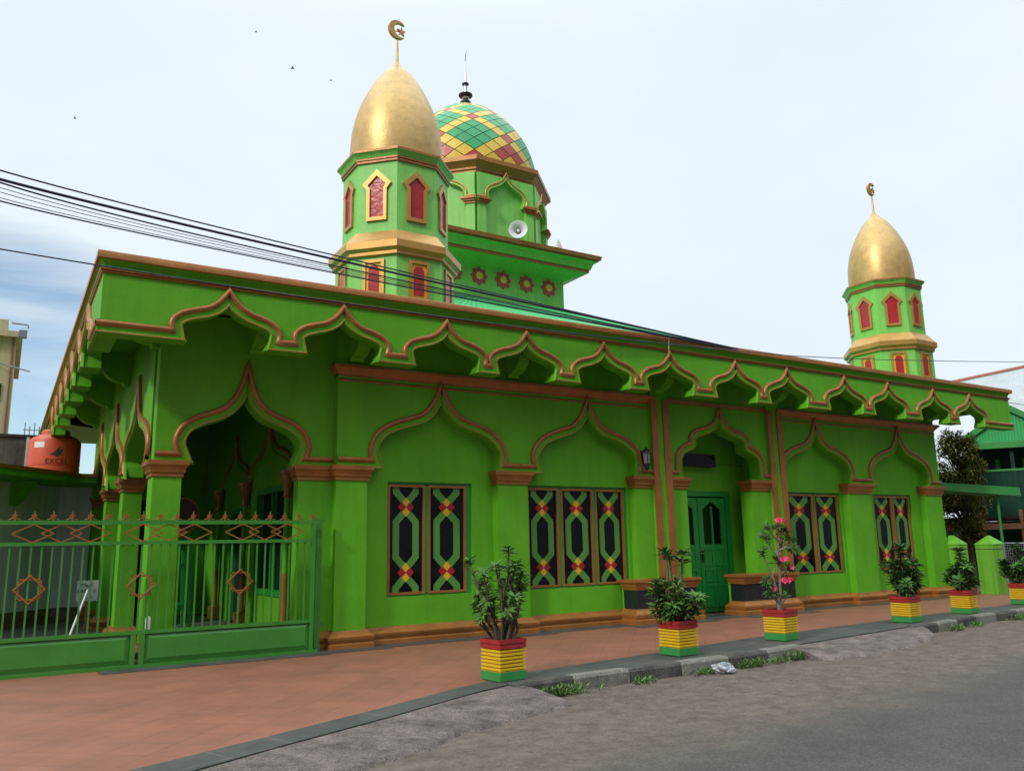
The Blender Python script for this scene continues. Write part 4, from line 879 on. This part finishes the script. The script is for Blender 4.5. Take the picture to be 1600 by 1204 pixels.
mb.add(vs, [(2*i, 2*i+2, 2*i+3, 2*i+1) for i in range(n_)], 'roof_green'); hpart(mb, 'gable_sheet')
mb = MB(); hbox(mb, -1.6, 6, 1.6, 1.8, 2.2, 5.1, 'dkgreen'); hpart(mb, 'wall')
for a in (-.95, .85):
    mb = MB(); hbox(mb, a-.38, a+.38, 1.55, 1.598, 3.2, 4.5, 'black'); hpart(mb, 'window')
    for q in (a-.48, a+.40): mb = MB(); hbox(mb, q, q+.16, 1.5, 1.597, 3.1, 4.6, 'housegreen'); hpart(mb, 'window_frame')
for a in (-1.55, -.1, 1.5):
    mb = MB(); hbox(mb, a-.06, a+.06, -.1, .02, 0, 4.9, 'dkgreen'); hpart(mb, 'porch_post')
bl = MB(); vs = []; n_ = 110
for i in range(n_+1): a = -6+10*i/n_; h = .025 if i % 2 else 0; vs += [hp(a, -2.6-h, 2.52), hp(a, -2.6-h, 3.85)]
# balustrade of dark green sheets and the timber beam under it
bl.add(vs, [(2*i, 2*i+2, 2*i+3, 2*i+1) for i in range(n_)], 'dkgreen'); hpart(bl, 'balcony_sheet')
mb = MB(); hbox(mb, -6, 4, -2.63, -2.57, 3.86, 3.93, 'housegreen'); hpart(mb, 'balcony_rail')
mb = MB(); hbox(mb, -4.6, 4, -2.7, -2.55, 1.85, 2.05, 'wood'); hpart(mb, 'floor_beam')
for a in (-4.5, -3.1, -1.7, -.3, 1.1, 2.5):
    mb = MB(); hbox(mb, a-.05, a+.05, -2.66, -2.5, 0, 1.849, 'wood'); hbox(mb, a-.05, a+.05, -2.66, -2.5, 2.052, 2.51, 'wood'); hpart(mb, 'stilt')
mb = MB(); hbox(mb, -6, 6, -2.4, 1.5, 2.2, 2.3, 'darkroof'); hpart(mb, 'floor')
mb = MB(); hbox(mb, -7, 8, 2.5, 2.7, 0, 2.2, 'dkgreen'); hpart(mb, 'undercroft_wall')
mb = MB(); mb.add([hp(-.1, -3.0, 1.55), hp(1.9, -3.2, .3), hp(2.2, -3.2, .5), hp(.2, -3.0, 1.75), hp(-.1, -2.95, 1.5), hp(1.9, -3.15, .25), hp(2.2, -3.15, .45), hp(.2, -2.95, 1.7)], [(0, 1, 2, 3), (4, 5, 6, 7), (0, 1, 5, 4), (2, 3, 7, 6)], 'housegreen'); hpart(mb, 'stair_string')
# big zinc roofed building behind
zb = tag(empty('zinc_roof_building', (0, 0, 0)), 'large building under a grey zinc roof with a rust-red ridge, far right', 'building')
def zp(a, b, z): q = Vector((52.5, 15.5, 0))+Vector((.53, -.85, 0))*a+Vector((.85, .53, 0))*b; return (q.x, q.y, z)
mb = MB()
def slab4(P, m, th=.12):
    P = [Vector(p) for p in P]; nn = (P[1]-P[0]).cross(P[3]-P[0]).normalized()*th
    mb.add(P+[p-nn for p in P], [(0, 1, 2, 3), (4, 5, 6, 7), (0, 1, 5, 4), (1, 2, 6, 5), (2, 3, 7, 6), (3, 0, 4, 7)], m)
slab4([zp(-.6, 0, 11.45), zp(14, 0, 13.4), zp(8.5, -5, 8.2), zp(.9, -5, 7.6)], 'zinc'); part(mb, 'roof', zb)
mb = MB(); slab4([zp(-.6, 0, 11.45), zp(14, 0, 13.4), zp(14, 6, 8.6), zp(3.2, 6, 7.2)], 'zinc'); part(mb, 'roof', zb)
mb = MB(); mb.tube([zp(-.6, 0, 11.53), zp(14, 0, 13.48)], .17, 'rust', 8); part(mb, 'ridge_cap', zb, 50)
mb = MB(); mb.add([zp(2.3, -5.2, 7.9), zp(6, -5.2, 10.6), zp(10, -5.2, 7.6), zp(10, -5.2, 0), zp(2.3, -5.2, 0)], [(0, 1, 2, 3, 4)], 'housegreen'); mb.add([zp(2.3, -5.0, 7.9), zp(6, -5.0, 10.6), zp(10, -5.0, 7.6), zp(10, -5.0, 0), zp(2.3, -5.0, 0)], [(0, 1, 2, 3, 4)], 'housegreen'); part(mb, 'gable_wall', zb)
mb = MB(); slab4([zp(1.6, -5.6, 7.5), zp(6, -5.6, 10.9), zp(6, -4.0, 10.9), zp(1.6, -4.0, 7.5)], 'zinc', .25); part(mb, 'gable_eave', zb)
mb = MB(); mb.tube([zp(1.6, -5.7, 7.35), zp(6, -5.7, 10.7)], .12, 'cream', 4); part(mb, 'barge_board', zb)
mb = MB(); mb.add([zp(1.5, -5, 7.2), zp(8.5, -5, 7.2), zp(8.5, 6, 7.2), zp(1.5, 6, 7.2), zp(1.5, -5, 0), zp(8.5, -5, 0), zp(8.5, 6, 0), zp(1.5, 6, 0)], [(0, 1, 5, 4), (1, 2, 6, 5), (2, 3, 7, 6), (3, 0, 4, 7)], 'dkgreen'); part(mb, 'wall', zb)
# pushcart-like grey mesh frame behind the last plant
t = tag(empty('mesh_panel', (24.65, -1.0, 0)), 'grey metal mesh panel with a slanting pipe behind the last potted plant', 'mesh panel')
mb = MB(); F = [(-.45, .25, 0), (-.45, .25, 1.42), (.05, -.2, 1.40), (.3, -.42, .9), (.5, -.6, .5), (.5, -.6, 0)]; mb.tube(F, .03, 'grill', 6); part(mb, 'frame', t)
mb = MB()
for i in range(14):
    f = i/13; p = Vector((-.45, .25, 0)).lerp(Vector((.05, -.2, 0)), f); mb.tube([p+Vector((0, 0, .05)), p+Vector((0, 0, 1.4))], .006, 'grill', 4)
for i in range(18): z = .05+i*.077; mb.tube([(-.45, .25, z), (.05, -.2, z)], .006, 'grill', 4)
part(mb, 'mesh', t)

# ------------------------------------------------------------------ planters and plants
def planter_proto():
    t = empty('planter'); w = .2; 
    prof = [(0, 0), (0, .105)]; mats = ['potgreen']
    z = .105
    for i in range(6): prof += [(-.034, z+.002), (-.002, z+.014), (.0, z+.034), (-.034, z+.042)]; mats += ['potyellow']*4; z += .043
    prof += [(-.008, z+.004), (.004, z+.01), (.004, z+.052), (-.004, z+.056), (-.004, z+.062), (.008, z+.066), (.008, z+.115)]; mats += ['potred']*7
    top = z+.115
    prof += [(-.02, top)]; mats += ['potred']; prof += [(-.022, top-.05)]; mats += ['potred']
    mb = MB(); mb.loft([[(-w-o, -w-o, z), (w+o, -w-o, z), (w+o, w+o, z), (-w-o, w+o, z)] for o, z in prof], 'potred', mats=mats); mb.m[-1] = mb.mi('soil')
    part(mb, 'pot', t); return t, top-.05
PLANTERS = [(5.42, -4.42), (8.58, -4.15), (11.13, -3.86), (15.2, -3.46), (17.75, -3.16), (21.0, -2.72)]
pl0, SOILZ = planter_proto()
PLAB = ['red, yellow and green striped planter on the pavement corner nearest the camera', 'red, yellow and green striped planter below the bushy green plant by the left pedestal', 'red, yellow and green striped planter holding the pink-flowering plant', 'red, yellow and green striped planter just past the small pale ramp', 'red, yellow and green striped planter in front of the green masonry posts', 'red, yellow and green striped planter at the right edge of the picture']
def stem_path(r, base, tip, wob=.05):
    b, t = Vector(base), Vector(tip); return [b.lerp(t, f)+Vector((r.gauss(0, wob), r.gauss(0, wob), 0))*(f*(1-f)*4) for f in (0, .25, .5, .75, 1)]
def rosette(lf, r, p, d, n, l, m, droop=0.):
    d = d.normalized(); s = d.orthogonal().normalized(); q = d.cross(s)
    for k in range(n):
        a = k*2.4+r.random()*.4; el = r.uniform(.05, .85); o = (s*math.cos(a)+q*math.sin(a))*math.cos(el)+d*math.sin(el)+Vector((0, 0, -droop))
        leaf_quad(lf, p-d*r.uniform(0, l*.5), o, d, l*r.uniform(.65, 1.1), l*r.uniform(.26, .36), m if r.random() < .7 else random.choice(['leaf', 'leafd', 'leafb']))
def flower(fb, r, p, d, R):
    d = d.normalized(); s = d.orthogonal().normalized(); q = d.cross(s); a0 = r.random()*6
    for k in range(5):
        a = a0+k*2*PI/5; o = s*math.cos(a)+q*math.sin(a)+d*.45; leaf_quad(fb, p, o, d, R, R*.8, 'petal')
def plant(loc, label, cat, kind, seed):
    r = random.Random(seed); t = tag(empty('potted_plant', loc), label, cat, 'plants in the striped planters'); st = MB(); lf = MB(); fb = MB()
    if kind == 'crown':          # many thorny upright stems, leaves near the tips
        for i in range(19):
            a = i*2.4+r.uniform(-.3, .3); q = r.uniform(.02, .13); base = (q*math.cos(a), q*math.sin(a), -.02); sp = r.uniform(.05, .34); h = r.uniform(.45, .95) if i > 2 else (1.14, 1.0, .92)[i]
            if i == 0: sp = .03
            tip = (base[0]+sp*math.cos(a), base[1]+sp*math.sin(a), h); P = stem_path(r, base, tip, .035); st.tube(P, [.02, .019, .018, .016, .013], 'stem', 6)
            for k in range(45):
                f = r.random(); j = min(int(f*4), 3); p = P[j].lerp(P[j+1], f*4-j); dd = rv(r); dd.z *= .3; leaf_quad(st, p+dd*.012, dd, Vector((0, 0, 1)), .022, .006, 'stem')
            rosette(lf, r, P[-1], P[-1]-P[-2], 18, .145, 'leaf', .15)
            for k in range(26):
                f = r.uniform(.3, .95); j = min(int(f*4), 3); p = P[j].lerp(P[j+1], f*4-j); dd = rv(r); dd.z = abs(dd.z)*.4; leaf_quad(lf, p, dd, Vector((0, 0, 1)), r.uniform(.07, .135), r.uniform(.03, .05), 'leaf')
        for i in range(5):
            a = r.uniform(2, 4.4); P = stem_path(r, (0, 0, .05), (.32*math.cos(a), .32*math.sin(a), r.uniform(.3, .6)), .02); st.tube(P, .01, 'stem', 5); rosette(lf, r, P[-1], P[-1]-P[-2], 14, .15, 'leafb', .2)
    if kind == 'bush':           # dense lower dome, few bare stems standing above
        for i in range(26):
            a = r.uniform(0, 2*PI); sp = r.uniform(.1, .42); h = r.uniform(.2, .66); base = (.1*math.cos(a), .1*math.sin(a), -.02); P = stem_path(r, base, (sp*math.cos(a), sp*math.sin(a), h), .03); st.tube(P, [.018, .016, .014, .012, .01], 'stem', 6)
            rosette(lf, r, P[-1], P[-1]-P[-2]+Vector((0, 0, .05)), 20, .17, 'leafb', .1); rosette(lf, r, P[3], P[-1]-P[-2], 16, .16, 'leaf', .1); rosette(lf, r, P[2], P[-1]-P[-2], 10, .14, 'leaf', .1)
        for tip in ((-.22, -.05, 1.05), (-.05, .05, .98), (.18, 0, 1.06), (.26, .1, .92)):
            P = stem_path(r, (tip[0]*.5, tip[1], 0), tip, .02); st.tube(P, [.022, .02, .019, .018, .016], 'stem', 6); rosette(lf, r, P[-1], Vector((0, 0, 1)), 24, .18, 'leaf', .25)
    if kind == 'adenium':        # pale twisted trunk, sparse tips, pink flowers
        trunk = [Vector((0, 0, -.02)), Vector((-.02, 0, .2)), Vector((-.06, 0, .42)), Vector((-.12, 0, .6))]; st.tube(trunk, [.04, .034, .028, .022], 'stem_pale', 8)
        tr2 = [Vector((.03, 0, 0)), Vector((.05, 0, .3)), Vector((.07, 0, .6)), Vector((.05, 0, .9)), Vector((.10, 0, 1.15))]; st.tube(tr2, [.028, .024, .021, .018, .013], 'stem_pale', 8)
        br = [((-.12, 0, .6), (-.27, -.03, .82), (-.33, -.02, 1.02)), ((-.12, 0, .6), (-.02, 0, .75), (.04, 0, .86)), ((.10, 0, 1.15), (.12, .0, 1.3), (.12, 0, 1.42)), ((.05, 0, .9), (.25, 0, 1.1), (.42, 0, 1.2)), ((.05, 0, .9), (-.1, .02, 1.1), (-.22, 0, 1.25)), ((.10, 0, 1.15), (-.05, 0, 1.28), (-.16, 0, 1.42)), ((.08, 0, 1.0), (.2, -.05, 1.05), (.36, -.08, 1.04)), ((.07, 0, .6), (.2, 0, .66), (.3, 0, .70)), ((0, 0, .15), (-.14, 0, .25), (-.2, 0, .34)), ((.03, 0, .1), (.14, -.03, .22), (.2, 0, .36)), ((.07, 0, .55), (.16, 0, .5), (.22, -.05, .52)), ((-.06, 0, .42), (-.2, 0, .5), (-.27, 0, .52)), ((.10, 0, 1.15), (.25, .04, 1.25), (.33, .05, 1.33))]
        for b in br:
            P = crom([Vector(p)[:] for p in b], 3) if 0 else [Vector(p) for p in b]; st.tube(P, [.015, .012, .009], 'stem_pale', 6); rosette(lf, r, P[-1], P[-1]-P[-2]+Vector((0, 0, .05)), 20, .15, 'leafd', .12)
            P2 = P[1]+Vector((r.uniform(-.1, .1), r.uniform(-.08, .08), r.uniform(.05, .14))); st.tube([P[1], P2], [.012, .008], 'stem_pale', 5); rosette(lf, r, P2, P2-P[1], 9, .11, 'leafd', .1)
        for c, nf in (((.12, -.04, 1.48), 9), ((.13, -.08, .84), 5), ((.12, -.1, .50), 8), ((-.2, -.03, .38), 2), ((.33, -.05, .7), 1)):
            fb = MB()
            for k in range(nf): d = rv(r); d.z = abs(d.z)*.6+.1; d.y = -abs(d.y); flower(fb, r, Vector(c)+Vector((d.x*.09, d.y*.05, d.z*.06)), d, .055)
            part(fb, 'flower', t)
    if kind in ('euph', 'euph2', 'euph3'):
        k_ = {'euph': 1.0, 'euph2': .86, 'euph3': .9}[kind]
        for i in range(20):
            a = r.uniform(0, 2*PI); sp = r.uniform(.05, .36)*k_; h = r.uniform(.25, .75)*k_; P = stem_path(r, (.08*math.cos(a), .08*math.sin(a), -.02), (sp*math.cos(a), sp*math.sin(a), h), .03); st.tube(P, [.02, .018, .015, .013, .01], 'stem', 6)
            rosette(lf, r, P[-1], P[-1]-P[-2], 20, .19, 'leaf' if r.random() < .5 else 'leafd', .12); rosette(lf, r, P[3], P[-1]-P[-2], 16, .18, 'leafd', .1); rosette(lf, r, P[2], P[-1]-P[-2], 12, .16, 'leafd', .1)
        for tip in {'euph': ((.05, 0, 1.02), (.12, .02, .88), (-.02, 0, .95)), 'euph2': ((.02, 0, .92), (.06, 0, .8)), 'euph3': ((-.1, 0, .95), (.05, 0, .9), (.2, 0, .8))}[kind]:
            P = stem_path(r, (tip[0]*.5, 0, 0), tip, .02); st.tube(P, [.022, .02, .019, .018, .016], 'stem', 6); rosette(lf, r, P[-1], Vector((0, 0, 1)), 24, .19, 'leafd', .2); rosette(lf, r, P[3], Vector((0, 0, 1)), 16, .18, 'leafd', .2)
        if kind == 'euph':
            for tip in ((.62, .1, .55), (.5, .05, .38), (.42, 0, .9)):
                P = stem_path(r, (.15, 0, .35), tip, .03); st.tube(P, [.016, .015, .013, .012, .01], 'stem_pale', 6); rosette(lf, r, P[-1], P[-1]-P[-2], 5, .09, 'leafd', .3)
    part(st, 'stem', t, 60); part(lf, 'foliage', t)
KINDS = [('crown', 'tall thorny plant with many bare stems in the nearest planter'), ('bush', 'dense light-green bush with a few stems above it, by the left pedestal'), ('adenium', 'twisted pale-stemmed plant with bright pink flowers'), ('euph', 'broad dark-green plant with long side shoots past the small ramp'), ('euph2', 'compact dark-green plant in front of the masonry posts'), ('euph3', 'dark-green plant cut by the right edge of the picture')]
for i, (x, y) in enumerate(PLANTERS):
    p = pl0 if i == 0 else dup(pl0)
    p.location = (x, y, .016 if i else .01); p.rotation_euler.z = math.radians((6, 4, 8, 5, 7, 3)[i]); tag(p, PLAB[i], 'planter', 'striped planters along the kerb')
    plant((x, y, SOILZ+.012), KINDS[i][1], 'plant', KINDS[i][0], 20+i)

# ------------------------------------------------------------------ small things on the road
def weed(x, s, dens, i, label):
    r = random.Random(50+i); y = along(KERB, x)-.08; t = MB()
    for k in range(int(dens)):
        p = Vector((r.gauss(0, .16*s), r.gauss(-.03, .05), 0)); p.y = min(p.y, .07); d = rv(r); d.z = abs(d.z)+.3; leaf_quad(t, p, d, Vector((0, 0, 1)), r.uniform(.05, .13)*min(1, s), r.uniform(.012, .03), 'weed'); q = p+d.normalized()*.07*s; leaf_quad(t, q, d+rv(r)*.7, Vector((0, 0, 1)), r.uniform(.04, .09), r.uniform(.012, .025), 'weed')
    o = t.build('weed_tuft', loc=(x, y, RZ)); tag(o, label, 'weed', 'weeds along the kerb')
for i, a in enumerate([(5.92, 1.15, 190, 'leafy weed tuft beside the nearest planter and the large ramp'), (7.2, .7, 60, 'small low weed at the kerb, between the two nearest planters'), (8.35, .7, 60, 'low weed just left of the plastic bag'), (9.35, 1.0, 120, 'spreading weed right of the plastic bag'), (9.9, .6, 40, 'sparse weed at the kerb between the plastic bag and the small ramp'), (10.42, 1.2, 150, 'dense weed at the left end of the small concrete ramp'), (15.9, 1.0, 70, 'flat grassy weed just past the small ramp'), (16.9, .9, 60, 'grassy weed below the planter by the masonry posts'), (18.9, 1.2, 100, 'grassy weed at the kerb near the right edge')]): weed(*a[:3], i, a[3])
gr_ = random.Random(77); mb = MB()
for i in range(900):
    x = gr_.uniform(3.5, 19) if i % 3 else gr_.uniform(5.5, 13); y = along(KERB, x)-.12-abs(gr_.gauss(0, .75)); sz = gr_.uniform(.004, .013)*(1.7 if gr_.random() < .07 else 1)
    if 10.4 < x < 14.8: y -= .75
    if x < 5.7: y -= 1.1
    if y < -8: continue
    a = gr_.random()*6; mb.add([(x+sz*math.cos(a+k*1.57)*gr_.uniform(.7, 1.2), y+sz*math.sin(a+k*1.57)*gr_.uniform(.7, 1.2), RZ-.003) for k in range(4)]+[(x, y, RZ+sz*.8)], [(0, 1, 4), (1, 2, 4), (2, 3, 4), (3, 0, 4)], 'kerb_pale' if gr_.random() < .45 else 'ramp' if gr_.random() < .6 else 'kerb')
tag(mb.build('gravel'), 'loose grit and small stones scattered on the road by the kerb', 'gravel', kind='stuff')
bm = bmesh.new(); bmesh.ops.create_icosphere(bm, subdivisions=4, radius=.145)
for v in bm.verts:
    n_ = noise.noise(v.co*9)*.3+noise.noise(v.co*22)*.18; v.co *= 1+n_; v.co.z = max(v.co.z*.62, -.05); v.co.x *= 1.15
me = bpy.data.meshes.new('plastic_bag'); bm.to_mesh(me); bm.free(); me.materials.append(M['plastic']); o = bpy.data.objects.new('plastic_bag', me); COL.objects.link(o); o.location = (8.62, -4.98, RZ+.05); tag(o, 'crumpled clear plastic bag lying by the kerb', 'plastic bag')
# ------------------------------------------------------------------ overhead cables
CP = Vector((0, -13.467, 1.6))
def ray(px, py): return (rt*((px-800)/FPX)-up*((py-602)/FPX)+fw)
def on_y(px, py, y): d = ray(px, py); return CP+d*((y-CP.y)/d.y)
def cable(pts, r, label):
    P = [on_y(*p) for p in pts]; a, m_, b = P; c = 2*m_-(a+b)/2
    # extend past the picture's left edge so that the run does not stop at the frame
    Q_ = [(1-t)**2*a+2*t*(1-t)*c+t*t*b for t in [i/40 for i in range(0, 41)]]
    dq = (Q_[0]-Q_[1]).normalized(); Q_ = [Q_[0]+dq*d+Vector((0, 0, .0012*d*d)) for d in (40, 30, 20, 12, 6, 2)]+Q_
    o = MB().tube(Q_, r, 'wire', 6).build('cable', smooth=60); tag(o, label, 'cable', 'overhead cables')
for l0, m0, e0_, r, lab in [((0, 266), (540, 403), (1170, 549), .011, 'topmost thin black cable of the bundle over the roof'), ((0, 280), (540, 409), (1175, 550), .019, 'thickest black cable, second from the top of the bundle'), ((0, 285), (540, 419), (1180, 551), .011, 'black cable just under the thickest one'), ((0, 293), (540, 422), (1182, 552), .005, 'hair-thin wire in the upper half of the bundle'), ((0, 300), (540, 425), (1182, 552), .005, 'hair-thin wire in the middle of the bundle'), ((0, 309), (540, 428), (1183, 552), .005, 'hair-thin wire just above the lowest cable of the bundle'), ((0, 314), (540, 430), (1185, 553), .010, 'lowest black cable of the bundle over the roof')]:
    cable([l0+(-2.6,), m0+(-1.6,), e0_+(-1.02,)], r, lab)
cable([(0, 389, -1.6), (700, 496, -1.45), (1130, 546, -1.3)], .010, 'single black cable crossing the scalloped fascia')
def run(pts, r, label, name='cable', m='wire'):
    o = MB().tube([on_y(*p) for p in pts], r, m, 6).build(name, smooth=60); tag(o, label, 'cable', 'overhead cables')
run([(1130, 546, -1.3), (1240, 556, -1.28), (1350, 561, -1.25), (1480, 564, -1.25), (1640, 566, -1.25)], .009, 'thin twisted cable crossing in front of the far minaret')
run([(1560, 627, 3.5), (1640, 637, 3.5)], .012, 'thin cable above the thick pair right of the eave end'); run([(1560, 636, 3.5), (1640, 652, 3.5)], .035, 'thick black cable right of the eave end'); run([(1560, 640, 3.7), (1640, 660, 3.7)], .02, 'lowest black cable right of the eave end')
o = MB().tube([on_y(1045, 522, -1.12), on_y(1045, 558, -1.02)], .012, 'skin', 5).build('cable_stay'); tag(o, 'short pale stick tying a cable to the eave', 'cable tie')
# ------------------------------------------------------------------ birds
for px, py, s, lab in ((457, 107, 1.3, 'largest distant dark bird, left of the near gold dome'), (517, 126, .8, 'tiny distant bird closest to the near gold dome'), (400, 50, .8, 'highest tiny distant bird'), (117, 185, .9, 'distant bird alone in the left of the sky')):
    p = on_y(px, py, 25); mb = MB(); s *= .55; r = .09*s
    mb.lathe([(0, -.16*s), (.03*s, -.1*s), (.045*s, 0), (.03*s, .1*s), (0, .16*s)], 'bird', n=8); mb.v = [(z, y, x) for x, y, z in mb.v]
    for q in (-1, 1): mb.add([(-.06*s, q*.03*s, 0), (.06*s, q*.03*s, 0), (.02*s, q*.16*s, .07*s), (-.08*s, q*.28*s, .03*s), (-.05*s, q*.15*s, .05*s)], [(0, 1, 2, 4), (4, 2, 3)], 'bird')
    o = mb.build('bird', loc=p); tag(o, lab, 'bird', 'distant birds')
